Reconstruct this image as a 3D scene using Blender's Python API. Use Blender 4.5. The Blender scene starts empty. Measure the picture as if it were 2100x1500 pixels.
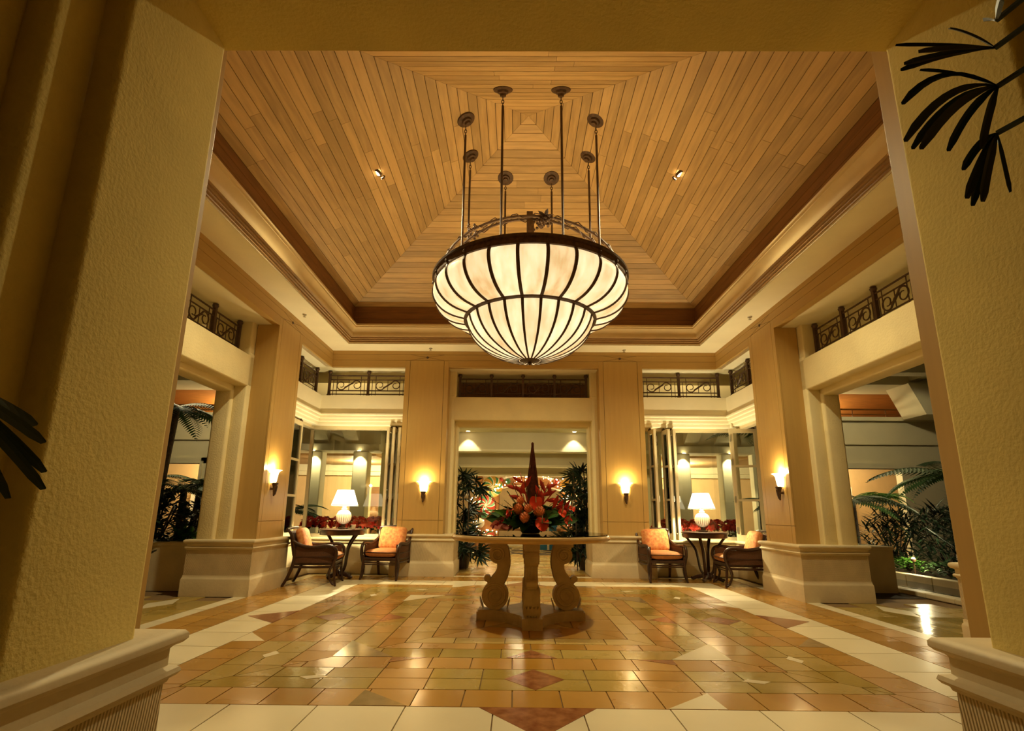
import bpy, bmesh, math, random
from mathutils import Vector, Matrix
random.seed(7)
PI = math.pi
sc = bpy.context.scene
col = sc.collection
# ------------------------------------------------------------------ camera, world, exposure
YC, W = 5.34, 3.36            # centre of the square lobby, half its width
F_PX, PITCH, YAW, ROLL, CAMX, PPY = 1058.23, .2163, .0083, .0087, -.1237, 820.3
_fw = Vector((-math.sin(YAW)*math.cos(PITCH), math.cos(YAW)*math.cos(PITCH), math.sin(PITCH)))
_rt = Vector((math.cos(YAW), math.sin(YAW), 0)); _up = _rt.cross(_fw)
_r2 = _rt*math.cos(ROLL)+_up*math.sin(ROLL); _u2 = -_rt*math.sin(ROLL)+_up*math.cos(ROLL)
cd = bpy.data.cameras.new('camera'); cam = bpy.data.objects.new('camera', cd); col.objects.link(cam)
cd.sensor_width = 36; cd.lens = F_PX/2100*36; cd.shift_y = (PPY-750)/2100; cd.clip_start = .05; cd.clip_end = 200
m = Matrix((_r2, _u2, -_fw)).transposed().to_4x4(); m.translation = Vector((CAMX, 0, 1.0)); cam.matrix_world = m
sc.camera = cam
def proj(P):
    d = Vector(P)-Vector((CAMX, 0, 1)); z = d.dot(_fw)
    return None if z < .1 else (1050+F_PX*d.dot(_r2)/z, PPY-F_PX*d.dot(_u2)/z, z)
w = bpy.data.worlds.new('night'); sc.world = w; w.use_nodes = True
w.node_tree.nodes['Background'].inputs[0].default_value = (.30, .26, .18, 1)
w.node_tree.nodes['Background'].inputs[1].default_value = .02
sc.view_settings.view_transform = 'Standard'; sc.view_settings.look = 'None'
sc.view_settings.gamma = 1; sc.view_settings.use_curve_mapping = False
sc.view_settings.exposure = 0.58
sc.cycles.use_denoising = True
sc.cycles.max_bounces = 8; sc.cycles.diffuse_bounces = 4; sc.cycles.glossy_bounces = 4; sc.cycles.transparent_max_bounces = 12
sc.cycles.caustics_reflective = False; sc.cycles.caustics_refractive = False
sc.cycles.sample_clamp_indirect = 6
WARM = (1.0, .82, .42); AMBER = (1.0, .75, .33); PALE = (1.0, .86, .49)
def lamp(name, kind, loc, energy, color, parent=None, size=.05, rot=None, spot=None, blend=.5):
    l = bpy.data.lights.new(name, kind); l.energy = energy; l.color = color
    if kind == 'AREA': l.size = size
    else: l.shadow_soft_size = size
    if kind == 'SPOT': l.spot_size = spot; l.spot_blend = blend
    o = bpy.data.objects.new(name, l); col.objects.link(o); o.location = loc
    if rot: o.rotation_euler = rot
    if parent: o.parent = parent
    return o
# ------------------------------------------------------------------ materials
MATS = {}
def mat(name, base, rough=.6, var=0.0, scale=8, stretch=(1, 1, 1), bump=0.0, bscale=60, bstretch=(1, 1, 1), metal=0, emit=None, es=0,
        objvar=0.0, spec=.5, wave=None, base2=None, coat=0, rvar=0.0):
    m = bpy.data.materials.new(name); m.use_nodes = True; nt = m.node_tree; b = nt.nodes['Principled BSDF']
    N = nt.nodes.new; Lk = nt.links.new
    b.inputs['Roughness'].default_value = rough; b.inputs['Metallic'].default_value = metal
    b.inputs['Specular IOR Level'].default_value = spec; b.inputs['Coat Weight'].default_value = coat
    b.inputs['Coat Roughness'].default_value = .12
    tc = N('ShaderNodeTexCoord')
    def noise(s, st, det=4):
        mp = N('ShaderNodeMapping'); mp.inputs['Scale'].default_value = st; Lk(tc.outputs['Object'], mp.inputs[0])
        if objvar:
            o_ = N('ShaderNodeObjectInfo'); v_ = N('ShaderNodeVectorMath'); v_.operation = 'SCALE'; v_.inputs[0].default_value = (31, 17, 23); Lk(o_.outputs['Random'], v_.inputs['Scale']); Lk(v_.outputs[0], mp.inputs['Location'])
        n = N('ShaderNodeTexNoise'); n.inputs['Scale'].default_value = s; n.inputs['Detail'].default_value = det
        Lk(mp.outputs[0], n.inputs['Vector']); return n
    c = (*base, 1)
    if var or base2 or objvar:
        r = N('ShaderNodeValToRGB'); e = r.color_ramp.elements
        lo = base2 if base2 else tuple(x*(1-var) for x in base); hi = base if base2 else tuple(min(1, x*(1+var)) for x in base)
        e[0].position, e[1].position = (.22, .78) if objvar else (.32, .68); e[0].color = (*lo, 1); e[1].color = (*hi, 1)
        n = noise(scale, stretch)
        src = n.outputs['Fac']
        if objvar:
            oi = N('ShaderNodeObjectInfo'); ma = N('ShaderNodeMath'); ma.operation = 'MULTIPLY_ADD'; ma.inputs[1].default_value = objvar; ma.inputs[2].default_value = -objvar/2
            Lk(oi.outputs['Random'], ma.inputs[0]); ad = N('ShaderNodeMath'); Lk(src, ad.inputs[0]); Lk(ma.outputs[0], ad.inputs[1]); src = ad.outputs[0]
        Lk(src, r.inputs[0]); Lk(r.outputs[0], b.inputs['Base Color'])
        if emit: Lk(r.outputs[0], b.inputs['Emission Color'])
        if rvar:
            mr = N('ShaderNodeMapRange'); mr.inputs['To Min'].default_value = max(.02, rough-rvar); mr.inputs['To Max'].default_value = rough+rvar
            mr.inputs['From Min'].default_value = .3; mr.inputs['From Max'].default_value = .7
            Lk(src, mr.inputs[0]); Lk(mr.outputs[0], b.inputs['Roughness'])
    else:
        b.inputs['Base Color'].default_value = c
    if bump:
        n = noise(bscale, bstretch, 3); bp = N('ShaderNodeBump'); bp.inputs['Strength'].default_value = bump; bp.inputs['Distance'].default_value = .01
        h = n.outputs['Fac']
        if wave:
            wv = N('ShaderNodeTexWave'); wv.inputs['Scale'].default_value = wave; wv.inputs['Distortion'].default_value = 1.5; wv.inputs['Detail'].default_value = 2
            mp = N('ShaderNodeMapping'); mp.inputs['Scale'].default_value = (1, 1, .15); Lk(tc.outputs['Object'], mp.inputs[0]); Lk(mp.outputs[0], wv.inputs['Vector'])
            wv.bands_direction = 'DIAGONAL'
            ad = N('ShaderNodeMath'); ad.operation = 'MULTIPLY_ADD'; ad.inputs[1].default_value = .5; Lk(h, ad.inputs[0]); Lk(wv.outputs['Fac'], ad.inputs[2]); h = ad.outputs[0]
        Lk(h, bp.inputs['Height']); Lk(bp.outputs[0], b.inputs['Normal'])
    if emit:
        b.inputs['Emission Strength'].default_value = es
        if not (var or base2): b.inputs['Emission Color'].default_value = (*emit, 1)
    MATS[name] = m; return m
mat('plaster', (.80, .68, .38), .85, .05, 3, bump=.35, bscale=55)
mat('stucco', (.80, .65, .23), .9, .06, 4, bump=.28, bscale=80)
mat('white_plaster', (.88, .81, .60), .8, .03, 3, bump=.15, bscale=40)
mat('stone', (.66, .54, .33), .6, .10, 3, bump=.2, bscale=30)
mat('reeded_stone', (.60, .47, .27), .8, .12, 5, bump=.5, bscale=50, bstretch=(1, 1, .2), wave=55)
mat('wood_panel', (.50, .315, .10), .42, .035, 3, (9, 9, .6), spec=.35)
mat('wood_band', (.48, .30, .095), .45, .035, 3, (.6, .6, 9), spec=.35)
mat('ceiling_wood', (.53, .345, .15), .5, .20, 3, (1, 9, 1), objvar=.6, spec=.3, bump=.05)
mat('dark_wood', (.20, .085, .022), .5, .15, 3, (1, 1, 8), spec=.3)
mat('cornice_paint', (.66, .50, .26), .5, .05, 4)
mat('cornice_brown', (.34, .20, .08), .5, .08, 4)
mat('joint_dark', (.10, .055, .02), .9)
mat('bronze', (.085, .042, .018), .55, .35, 30, metal=.2, bump=.3, bscale=70)
mat('iron', (.085, .045, .025), .5, .2, 20, metal=.3)
mat('walnut', (.038, .013, .006), .32, .3, 6, (6, 6, 1), spec=.5)
mat('cane', (.085, .030, .009), .6, .25, 90, (1, 1, 1), bump=.4, bscale=160)
mat('seat_fabric', (.40, .145, .035), .8, .10, 30, bump=.2, bscale=200)
mat('floral_fabric', (.62, .29, .08), .8, base2=(.48, .12, .03), scale=26, bump=.15, bscale=90)
mat('table_stone', (.50, .38, .22), .55, .15, 8, bump=.25, bscale=40)
mat('table_marble', (.62, .40, .17), .25, .16, 5, (1, 1, 6), bump=.05)
mat('tile_white', (.74, .64, .42), .34, .06, 3, objvar=.3, bump=.03, bscale=20, rvar=.06)
mat('tile_orange', (.46, .24, .04), .27, base2=(.38, .185, .027), scale=2, objvar=.5, bump=.06, bscale=14, rvar=.08)
mat('tile_green', (.42, .285, .065), .23, base2=(.35, .235, .045), scale=2.5, objvar=.4, bump=.14, bscale=30, rvar=.10)
mat('tile_beige', (.52, .35, .10), .28, base2=(.44, .28, .07), scale=2.5, objvar=.5, bump=.06, bscale=16, rvar=.08)
mat('tile_red', (.36, .15, .055), .2, base2=(.20, .06, .02), scale=14, bump=.02)
mat('tile_brown', (.34, .23, .10), .12, .12, 12)
mat('grout', (.22, .13, .05), .9)
mat('glass_shade', (.95, .88, .68), .4)
mat('black_pot', (.05, .03, .02), .3)
mat('porcelain', (.85, .80, .68), .2)
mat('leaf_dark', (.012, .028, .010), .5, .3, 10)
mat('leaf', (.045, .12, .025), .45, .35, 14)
mat('leaf_bright', (.10, .26, .03), .5, .3, 14)
mat('fern', (.035, .085, .018), .55, .3, 14)
mat('trunk', (.055, .035, .02), .9, .5, 25, bump=.8, bscale=30)
mat('poinsettia', (.72, .025, .016), .5, .3, 18)
mat('anthurium', (.85, .07, .03), .18, .12, 10)
mat('heliconia', (.58, .035, .02), .4, .35, 16)
mat('protea', (.90, .30, .12), .6, .25, 40)
mat('twig', (.13, .035, .02), .8, .3, 30)
mat('pale_stem', (.55, .42, .30), .7)
mat('soil', (.05, .032, .016), .95, .3, 10)
mat('lawn', (.10, .20, .03), .9, .3, 30)
mat('water', (.004, .010, .010), .08)
mat('frame_paint', (.66, .55, .33), .45, .04, 5)
mat('steel', (.55, .52, .45), .3, metal=.9)
mat('orange_ceiling', (.45, .18, .04), .6, .12, 4, (1, 6, 1))
mat('far_plaster', (.72, .64, .44), .85, .04, 2)
mat('far_wood', (.42, .26, .11), .6, .10, 5)
mat('peach_wall', (.72, .50, .26), .8, .05, 3)
mat('gingerbread', (.36, .15, .045), .8, .2, 12)
mat('icing', (.82, .74, .60), .6)
mat('candy_red', (.50, .05, .03), .35)
mat('candy_green', (.06, .22, .10), .35)
mat('candy_gold', (.66, .36, .06), .35)
mat('blue_box', (.03, .20, .42), .5)
def emis(name, colr, s, base=None, var=0, scale=4):
    return mat(name, base or colr, .5, var=var, scale=scale, emit=colr, es=s)
emis('bulb', (1, .80, .45), 14)
emis('fairy_bulb', (1, .76, .40), 10)
emis('lit_shade', (1, .86, .58), 2.2)
emis('lit_lamp_base', (1, .80, .44), .45)
emis('sconce_glass', (1, .80, .44), 2.6)
mat('alabaster', (1.0, .86, .52), .5, base2=(.62, .41, .17), scale=4.5, stretch=(1, 2.2, .8), objvar=.25, emit=(1, 1, 1), es=.80)
def glassmat(name, refl=.12):
    m = bpy.data.materials.new(name); m.use_nodes = True; nt = m.node_tree; nt.nodes.clear(); N = nt.nodes.new; Lk = nt.links.new
    o = N('ShaderNodeOutputMaterial'); mx = N('ShaderNodeMixShader'); t = N('ShaderNodeBsdfTransparent'); g = N('ShaderNodeBsdfGlossy'); fr = N('ShaderNodeFresnel')
    fr.inputs[0].default_value = 1.5; g.inputs['Roughness'].default_value = .01; t.inputs[0].default_value = (.93, .95, .90, 1)
    ad = N('ShaderNodeMath'); ad.operation = 'ADD'; ad.inputs[1].default_value = refl-.04; ad.use_clamp = True
    Lk(fr.outputs[0], ad.inputs[0]); Lk(ad.outputs[0], mx.inputs[0]); Lk(t.outputs[0], mx.inputs[1]); Lk(g.outputs[0], mx.inputs[2]); Lk(mx.outputs[0], o.inputs[0])
    MATS[name] = m
glassmat('clear_glass', .045)
# ------------------------------------------------------------------ mesh helpers
class MB:
    def __init__(s): s.v = []; s.f = []
    def add(s, vs, fs):
        k = len(s.v); s.v += [tuple(v) for v in vs]; s.f += [tuple(i+k for i in f) for f in fs]; return s
    def box(s, x0, x1, y0, y1, z0, z1):
        return s.add([(x0, y0, z0), (x1, y0, z0), (x1, y1, z0), (x0, y1, z0), (x0, y0, z1), (x1, y0, z1), (x1, y1, z1), (x0, y1, z1)],
                     [(0, 3, 2, 1), (4, 5, 6, 7), (0, 1, 5, 4), (1, 2, 6, 5), (2, 3, 7, 6), (3, 0, 4, 7)])
    def bbox(s, x0, x1, y0, y1, z0, z1, b=.02, seg=2):
        bm = bmesh.new(); bmesh.ops.create_cube(bm, size=1)
        for v in bm.verts: v.co = Vector(((x0+x1)/2+v.co.x*(x1-x0), (y0+y1)/2+v.co.y*(y1-y0), (z0+z1)/2+v.co.z*(z1-z0)))
        bmesh.ops.bevel(bm, geom=bm.edges[:], offset=b, segments=seg, profile=.5, affect='EDGES')
        return s.bm(bm)
    def bm(s, bm):
        bm.verts.index_update(); s.add([v.co[:] for v in bm.verts], [[v.index for v in f.verts] for f in bm.faces]); bm.free(); return s
    def poly(s, pts, z0, z1):
        n = len(pts)
        return s.add([(p[0], p[1], z0) for p in pts]+[(p[0], p[1], z1) for p in pts],
                     [tuple(range(n-1, -1, -1)), tuple(range(n, 2*n))]+[(i, (i+1) % n, n+(i+1) % n, n+i) for i in range(n)])
    def lathe(s, prof, seg=24, c=(0, 0, 0), cap=True):
        vs = []; fs = []; n = len(prof)
        for i in range(seg):
            a = 2*PI*i/seg
            for r, z in prof: vs.append((c[0]+r*math.cos(a), c[1]+r*math.sin(a), c[2]+z))
        for i in range(seg):
            j = (i+1) % seg
            for k in range(n-1): fs.append((i*n+k, j*n+k, j*n+k+1, i*n+k+1))
        if cap:
            if prof[0][0] > 1e-4: fs.append(tuple(i*n for i in range(seg-1, -1, -1)))
            if prof[-1][0] > 1e-4: fs.append(tuple(i*n+n-1 for i in range(seg)))
        return s.add(vs, fs)
    def tube(s, pts, r, seg=8, flat=None, cap=True, up=Vector((0, 0, 1))):
        pts = [Vector(p) for p in pts]; n = len(pts); rs = r if isinstance(r, (list, tuple)) else [r]*n
        vs = []; fs = []; prev = None
        for i, p in enumerate(pts):
            t = (pts[min(i+1, n-1)]-pts[max(i-1, 0)]).normalized()
            if prev is None:
                a = up if abs(t.dot(up)) < .95 else Vector((1, 0, 0)); x = t.cross(a).normalized()
            else: x = (prev-t*prev.dot(t)).normalized()
            prev = x; y = t.cross(x)
            for k in range(seg):
                an = 2*PI*(k+.5)/seg; vs.append(p+x*(rs[i]*math.cos(an))+y*((flat or 1)*rs[i]*math.sin(an)))
        for i in range(n-1):
            for k in range(seg):
                k2 = (k+1) % seg; fs.append((i*seg+k, i*seg+k2, (i+1)*seg+k2, (i+1)*seg+k))
        if cap: fs += [tuple(range(seg-1, -1, -1)), tuple(range((n-1)*seg, n*seg))]
        return s.add(vs, fs)
    def sphere(s, c, r, seg=10, rings=6, sq=(1, 1, 1)):
        prof = [(0, -1)]+[(math.cos(-PI/2+PI*i/rings), math.sin(-PI/2+PI*i/rings)) for i in range(1, rings)]+[(0, 1)]
        k = len(s.v); s.lathe([(a*r, b*r) for a, b in prof], seg, cap=False)
        for i in range(k, len(s.v)):
            v = s.v[i]; s.v[i] = (c[0]+v[0]*sq[0], c[1]+v[1]*sq[1], c[2]+v[2]*sq[2])
        return s
    def pillow(s, c, hx, hy, hz, e=.45, n=10, M=None):
        vs = []; fs = []
        def sp(v, p): return math.copysign(abs(v)**p, v)
        for i in range(n+1):
            la = -PI/2+PI*i/n
            for j in range(2*n):
                lo = 2*PI*j/(2*n); cl = sp(math.cos(la), .75)
                p = Vector((hx*cl*sp(math.cos(lo), e), hy*cl*sp(math.sin(lo), e), hz*sp(math.sin(la), .8)))
                if M: p = M @ p
                vs.append(p+Vector(c))
        for i in range(n):
            for j in range(2*n):
                k = (j+1) % (2*n); fs.append((i*2*n+j, i*2*n+k, (i+1)*2*n+k, (i+1)*2*n+j))
        return s.add(vs, fs)
    def ring(s, prof, closed=False, inward=True):
        """square ring (mitred) swept round the room centre from (d, z) points"""
        n = len(prof); vs = []
        for sx, sy in ((1, 1), (-1, 1), (-1, -1), (1, -1)):
            for d, z in prof: vs.append((sx*d, YC+sy*d, z))
        fs = []
        for q in range(4):
            q2 = (q+1) % 4
            for k in range(n if closed else n-1):
                k2 = (k+1) % n; fs.append((q*n+k, q2*n+k, q2*n+k2, q*n+k2))
        return s.add(vs, fs)
    def rect(s, x0, x1, y0, y1, prof, top=True):
        """profile (offset, z) swept round a rectangle with mitred corners"""
        n = len(prof); vs = []
        for sx, sy in ((0, 0), (1, 0), (1, 1), (0, 1)):
            for o, z in prof: vs.append(((x1+o if sx else x0-o), (y1+o if sy else y0-o), z))
        fs = []
        for q in range(4):
            q2 = (q+1) % 4
            for k in range(n-1): fs.append((q*n+k, q2*n+k, q2*n+k+1, q*n+k+1))
        if top: fs += [tuple(q*n+n-1 for q in range(4)), tuple(q*n for q in (3, 2, 1, 0))]
        return s.add(vs, fs)
    def quadleaf(s, base, tip, wid, up=Vector((0, 0, 1)), droop=0.0, seg=3, fold=.15):
        base = Vector(base); tip = Vector(tip); d = tip-base; side = d.cross(up)
        side = side.normalized() if side.length > 1e-6 else Vector((1, 0, 0)); nrm = side.cross(d).normalized()
        vs = []; fs = []
        for i in range(seg+1):
            t = i/seg; c = base+d*t+Vector((0, 0, -droop*t*t)); hw = wid*.5*(math.sin(PI*min(1, .12+.88*t)) if t < 1 else 0.02)
            vs += [c-side*hw, c-nrm*(hw*fold), c+side*hw]
        for i in range(seg):
            a = 3*i; fs += [(a, a+1, a+4, a+3), (a+1, a+2, a+5, a+4)]
        return s.add(vs, fs)
    def mesh(s, name, smooth=None):
        me = bpy.data.meshes.new(name); me.from_pydata(s.v, [], s.f); me.validate()
        bm = bmesh.new(); bm.from_mesh(me); bmesh.ops.recalc_face_normals(bm, faces=bm.faces[:]); bm.to_mesh(me); bm.free()
        if smooth is not None:
            me.polygons.foreach_set('use_smooth', [True]*len(me.polygons))
            me.set_sharp_from_angle(angle=math.radians(smooth))
        return me
def put(name, me, material=None, parent=None, loc=None, rot=None):
    o = bpy.data.objects.new(name, me); col.objects.link(o)
    if material and me is not None and not me.materials: me.materials.append(MATS[material])
    if parent: o.parent = parent
    if loc is not None: o.location = loc
    if rot is not None: o.rotation_euler = rot
    return o
def build(name, mb, material, parent=None, smooth=None, loc=None, rot=None):
    return put(name, mb.mesh(name, smooth), material, parent, loc, rot)
def empty(name, loc=(0, 0, 0), rz=0.0):
    o = bpy.data.objects.new(name, None); col.objects.link(o); o.location = loc; o.rotation_euler = (0, 0, rz); o.empty_display_size = .1; return o
def tag(o, label, cat=None, group=None, kind=None):
    o['label'] = label
    if cat: o['category'] = cat
    if group: o['group'] = group
    if kind: o['kind'] = kind
    return o
def copy_tree(o, parent=None):
    c = o.copy(); col.objects.link(c); c.parent = parent
    for ch in list(o.children): copy_tree(ch, c)
    return c
def curve(pts, n=24):
    """Catmull-Rom through points"""
    P = [Vector(p) for p in pts]; P = [P[0]*2-P[1]]+P+[P[-1]*2-P[-2]]; out = []; m_ = len(P)-3
    for i in range(n+1):
        t = i/n*m_; k = min(int(t), m_-1); t -= k; a, b, c, d = P[k:k+4]
        out.append(.5*((2*b)+(c-a)*t+(2*a-5*b+4*c-d)*t*t+(3*b-a-3*c+d)*t**3))
    return out
# ------------------------------------------------------------------ floor: base slab + stone tiles
floor = build('floor', MB().box(-9, 9, -5, 9.4, -.10, -.008).box(-1.45, 1.45, 9.4, 18, -.10, -.008), 'grout')
tag(floor, 'polished stone tile floor laid in concentric orange, gold and cream squares', kind='structure')
TILES = []          # (polygon, material, height)
def rotk(p, k):
    x, y = p
    for _ in range(k): x, y = -y, x
    return (x, YC+y)
def clip_mitre(t0, t1, d0, d1, g=.0035):
    """tile between joints t0..t1 on the strip d0<d1 of the near side (y=-d), cut by the corner mitres |t|<=d"""
    t0 += g; t1 -= g; d0 += g; d1 -= g
    def lim(t, d): return max(-d+g, min(d-g, t))
    pts = [(t0, d0), (t1, d0), (t1, d1), (t0, d1)]
    if t0 >= d1 or t1 <= -d1: return None
    out = []
    poly = [(t0, d0), (t1, d0), (t1, d1), (t0, d1)]
    for sgn in (1, -1):                       # keep sgn*t <= d
        new = []
        for i in range(len(poly)):
            a, b = poly[i], poly[(i+1) % len(poly)]; fa, fb = a[1]-sgn*a[0]-g, b[1]-sgn*b[0]-g
            if fa >= 0: new.append(a)
            if fa*fb < 0:
                q = fa/(fa-fb); new.append((a[0]+(b[0]-a[0])*q, a[1]+(b[1]-a[1])*q))
        poly = new
        if len(poly) < 3: return None
    ar = abs(sum(poly[i][0]*poly[(i+1) % len(poly)][1]-poly[(i+1) % len(poly)][0]*poly[i][1] for i in range(len(poly))))/2
    return [(t, -d) for t, d in poly] if ar > .0015 else None
def strip(d0, d1, joint, material, off=.5, fn=None, sides=(0, 1, 2, 3), lim=None):
    n = int((lim or d1)/joint)+2
    js = sorted(((i+off)*joint) for i in range(-n, n+1))
    for k in sides:
        for a, b in zip(js, js[1:]):
            if lim and (a < -lim-1e-6 or b > lim+1e-6): continue
            p = clip_mitre(a, b, d0, d1)
            if not p: continue
            mt = fn((a+b)/2) if fn else material
            TILES.append(([rotk(q, k) for q in p], mt, 0.0))
strip(2.34, 2.80, .464, 'tile_white', 0.5)
strip(2.07, 2.34, .270, 'tile_orange')
dbl = lambda t: 'tile_orange' if .66 < abs(t) < .98 else 'tile_green'
strip(1.865, 2.07, .325, 'tile_green', 0, dbl); strip(1.66, 1.865, .325, 'tile_green', 0, dbl)
strip(1.395, 1.66, .278, 'tile_orange')
strip(1.155, 1.395, .44, 'tile_green')
strip(.985, 1.155, .42, 'tile_orange', 0)
strip(.80, .985, .40, 'tile_beige')
strip(.40, .80, .50, 'tile_orange', 0); strip(.0, .40, .60, 'tile_beige', 0)
strip(2.80, 3.05, .31, 'tile_orange'); strip(3.05, 3.30, .31, 'tile_orange', 0)
strip(3.30, 3.46, .62, 'tile_white')
for dd in (3.46, 3.78, 4.10, 4.42, 4.74): strip(dd, dd+.32, .55, 'tile_green' if dd != 4.42 else 'tile_beige', 0 if dd in (3.78, 4.42) else .5, sides=(0, 1, 3), lim=1.1)
for yy in range(31):                                          # passage beyond the back opening
    y0 = 8.80+yy*.26
    if y0 > 16.5: break
    off = (yy % 2)*.22
    for xx in range(-3, 3):
        a, b = max(-1.1, xx*.44+off), min(1.1, xx*.44+.44+off)
        if b-a > .05: TILES.append(([(a+.003, y0+.003), (b-.003, y0+.003), (b-.003, y0+.257), (a+.003, y0+.257)], 'tile_beige' if yy % 5 else 'tile_orange', 0.0))
def inlay(pts, material, k=None):
    for kk in ((0, 1, 2, 3) if k is None else k): TILES.append(([rotk(p, kk) for p in pts], material, .0016))
inlay([(-.31, -2.343), (0, -2.72), (.31, -2.343)], 'tile_red')
inlay([(-.185, -1.865), (0, -2.065), (.185, -1.865), (0, -1.665)], 'tile_red')
inlay([(-.18, -1.392), (.18, -1.392), (0, -1.175)], 'tile_red')
for s in (-1, 1):
    inlay([(s*1.0, -2.335), (s*.69, -2.335), (s*.98, -2.09)], 'tile_brown' if s < 0 else 'tile_white', (0, 1, 2, 3))
    inlay([(s*1.41, -1.392), (s*.985, -1.392), (s*1.41, -.93)], 'tile_brown' if s < 0 else 'tile_white', (0, 2))
    inlay([(s*.985, -1.40), (s*.74, -1.40), (s*.985, -1.53)], 'tile_red', (0, 2))
    inlay([(s*1.45, -1.865), (s*1.39, -1.91), (s*1.27, -1.865), (s*1.33, -1.82)], 'tile_white')
    inlay([(s*1.86, -1.44), (s*1.91, -1.38), (s*1.86, -1.28), (s*1.81, -1.34)], 'tile_white', (0, 2))
for k in (1, 3):                                              # pale lozenges in the side passages
    for a, b in ((-.62, 4.0), (.62, 4.0), (0, 4.5)):
        inlay([(a-.34, b), (a, b-.14), (a+.34, b), (a, b+.14)], 'tile_white', (2 if k == 1 else 2,)) if False else None
        TILES.append(([rotk(q, k) for q in [(a-.34, b), (a, b-.14), (a+.34, b), (a, b+.14)]], 'tile_white', .0016))
def tile_size(t):
    c = Vector((sum(p[0] for p in t[0])/len(t[0]), sum(p[1] for p in t[0])/len(t[0]), 0)); q = proj(c)
    ps = [proj((p[0], p[1], 0)) for p in t[0]]
    if q is None or None in ps or not (-80 < q[0] < 2180 and q[1] < 1560): return 0
    if abs(c.x) < 1.7 and 8.9 < c.y < 10.0 and False: return 0
    return abs(sum(ps[i][0]*ps[(i+1) % len(ps)][1]-ps[(i+1) % len(ps)][0]*ps[i][1] for i in range(len(ps))))/2
TILES.sort(key=tile_size, reverse=True)
rest = {}
for i, (poly, mt, h) in enumerate(TILES):
    cx = sum(p[0] for p in poly)/len(poly); cy = sum(p[1] for p in poly)/len(poly)
    a, b = random.uniform(-.0012, .0012), random.uniform(-.0012, .0012)
    def vz(p): return h+a*(p[0]-cx)+b*(p[1]-cy)
    n = len(poly); vs = [(p[0]-cx, p[1]-cy, -.008) for p in poly]+[(p[0]-cx, p[1]-cy, vz(p)) for p in poly]
    fs = [tuple(range(n, 2*n))]+[(q, (q+1) % n, n+(q+1) % n, n+q) for q in range(n)]
    if i < 296:
        build('tile', MB().add(vs, fs), mt, floor, loc=(cx, cy, 0))
    else:
        rest.setdefault(mt, MB()).add([(v[0]+cx, v[1]+cy, v[2]) for v in vs], fs)
tr = None
for mt, mb in rest.items():
    if tr is None:
        tr = MB(); ms = []
    k0 = len(tr.f); tr.add(mb.v, mb.f); ms.append((mt, k0, len(tr.f)))
me = bpy.data.meshes.new('tile_field'); me.from_pydata(tr.v, [], tr.f)
for j, (mt, a, b) in enumerate(ms):
    me.materials.append(MATS[mt])
    for q in range(a, b): me.polygons[q].material_index = j
o = put('tile_field', me, None, floor); o['kind'] = 'stuff'
# ------------------------------------------------------------------ ceiling: soffit, cornice, dark frieze, boarded pyramid
ceiling = build('ceiling', MB().ring([(W+.02, 3.78), (W-.397, 3.78), (W-.397, 3.86), (W+.02, 3.86)], True), 'white_plaster')
tag(ceiling, 'boarded pyramid ceiling with a gilded cornice and white soffit', kind='structure')
cor = [(2.965, 3.775), (2.965, 3.80), (2.945, 3.80), (2.945, 3.825), (2.925, 3.83), (2.925, 3.85), (2.905, 3.855), (2.905, 3.875), (2.875, 3.88), (2.868, 3.90), (2.872, 3.93), (2.862, 3.965),
       (2.842, 3.995), (2.815, 4.02), (2.812, 4.04), (2.795, 4.045), (2.795, 4.07), (2.815, 4.085), (2.88, 4.085)]
build('cornice', MB().ring(cor[8:]), 'cornice_paint', ceiling, 30)
build('cornice_base', MB().ring(cor[:9]), 'cornice_brown', ceiling, 30)
for a, b in ((4.085, 4.19), (4.194, 4.30), (4.304, 4.41)):
    build('frieze_board', MB().ring([(2.88, a), (2.88, b), (2.91, b), (2.91, a)], True), 'dark_wood', ceiling)
APEX, DB = 5.68, 2.88; SL = (APEX-4.41)/DB
build('board_backing', MB().add([(DB+.1, YC+DB+.1, 4.41-.1*SL+.02), (-DB-.1, YC+DB+.1, 4.41-.1*SL+.02), (-DB-.1, YC-DB-.1, 4.41-.1*SL+.02), (DB+.1, YC-DB-.1, 4.41-.1*SL+.02), (0, YC, APEX+.025)],
      [(0, 1, 4), (1, 2, 4), (2, 3, 4), (3, 0, 4)]), 'joint_dark', ceiling)
rows = 30; dd = DB/rows
nplank = 0
for k in range(4):
    for r in range(rows):
        d0, d1 = r*dd+.0032, (r+1)*dd-.0032
        L_ = 2*d1; nb = 1 if L_ < 1.6 else 2 if L_ < 3.5 else 3
        cuts = [-99]+sorted(-d1+L_*((j+random.uniform(-.32, .32))/nb) for j in range(1, nb))+[99]
        for c0, c1 in zip(cuts, cuts[1:]):
            g = .0015
            def T(t, d): return max(-d+g, min(d-g, t))
            q = [(T(c0+g, d0), d0), (T(c1-g, d0), d0), (T(c1-g, d1), d1), (T(c0+g, d1), d1)]
            vs = []
            for zz in (0, .018):
                for t, d in q:
                    x, y = (t, d)
                    for _ in range(k): x, y = -y, x
                    vs.append((x, y, APEX-SL*d+zz))
            cx = sum(v[0] for v in vs)/8; cy = sum(v[1] for v in vs)/8; cz = sum(v[2] for v in vs)/8
            # local frame so that the grain runs along the board
            ang = k*PI/2; ca, sa = math.cos(-ang), math.sin(-ang)
            loc = [((v[0]-cx)*ca-(v[1]-cy)*sa, (v[0]-cx)*sa+(v[1]-cy)*ca, v[2]-cz) for v in vs]
            build('plank', MB().add(loc, [(0, 1, 2, 3), (7, 6, 5, 4), (0, 4, 5, 1), (1, 5, 6, 2), (2, 6, 7, 3), (3, 7, 4, 0)]), 'ceiling_wood', ceiling, loc=(cx, YC+cy, cz), rot=(0, 0, ang)); nplank += 1
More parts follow.
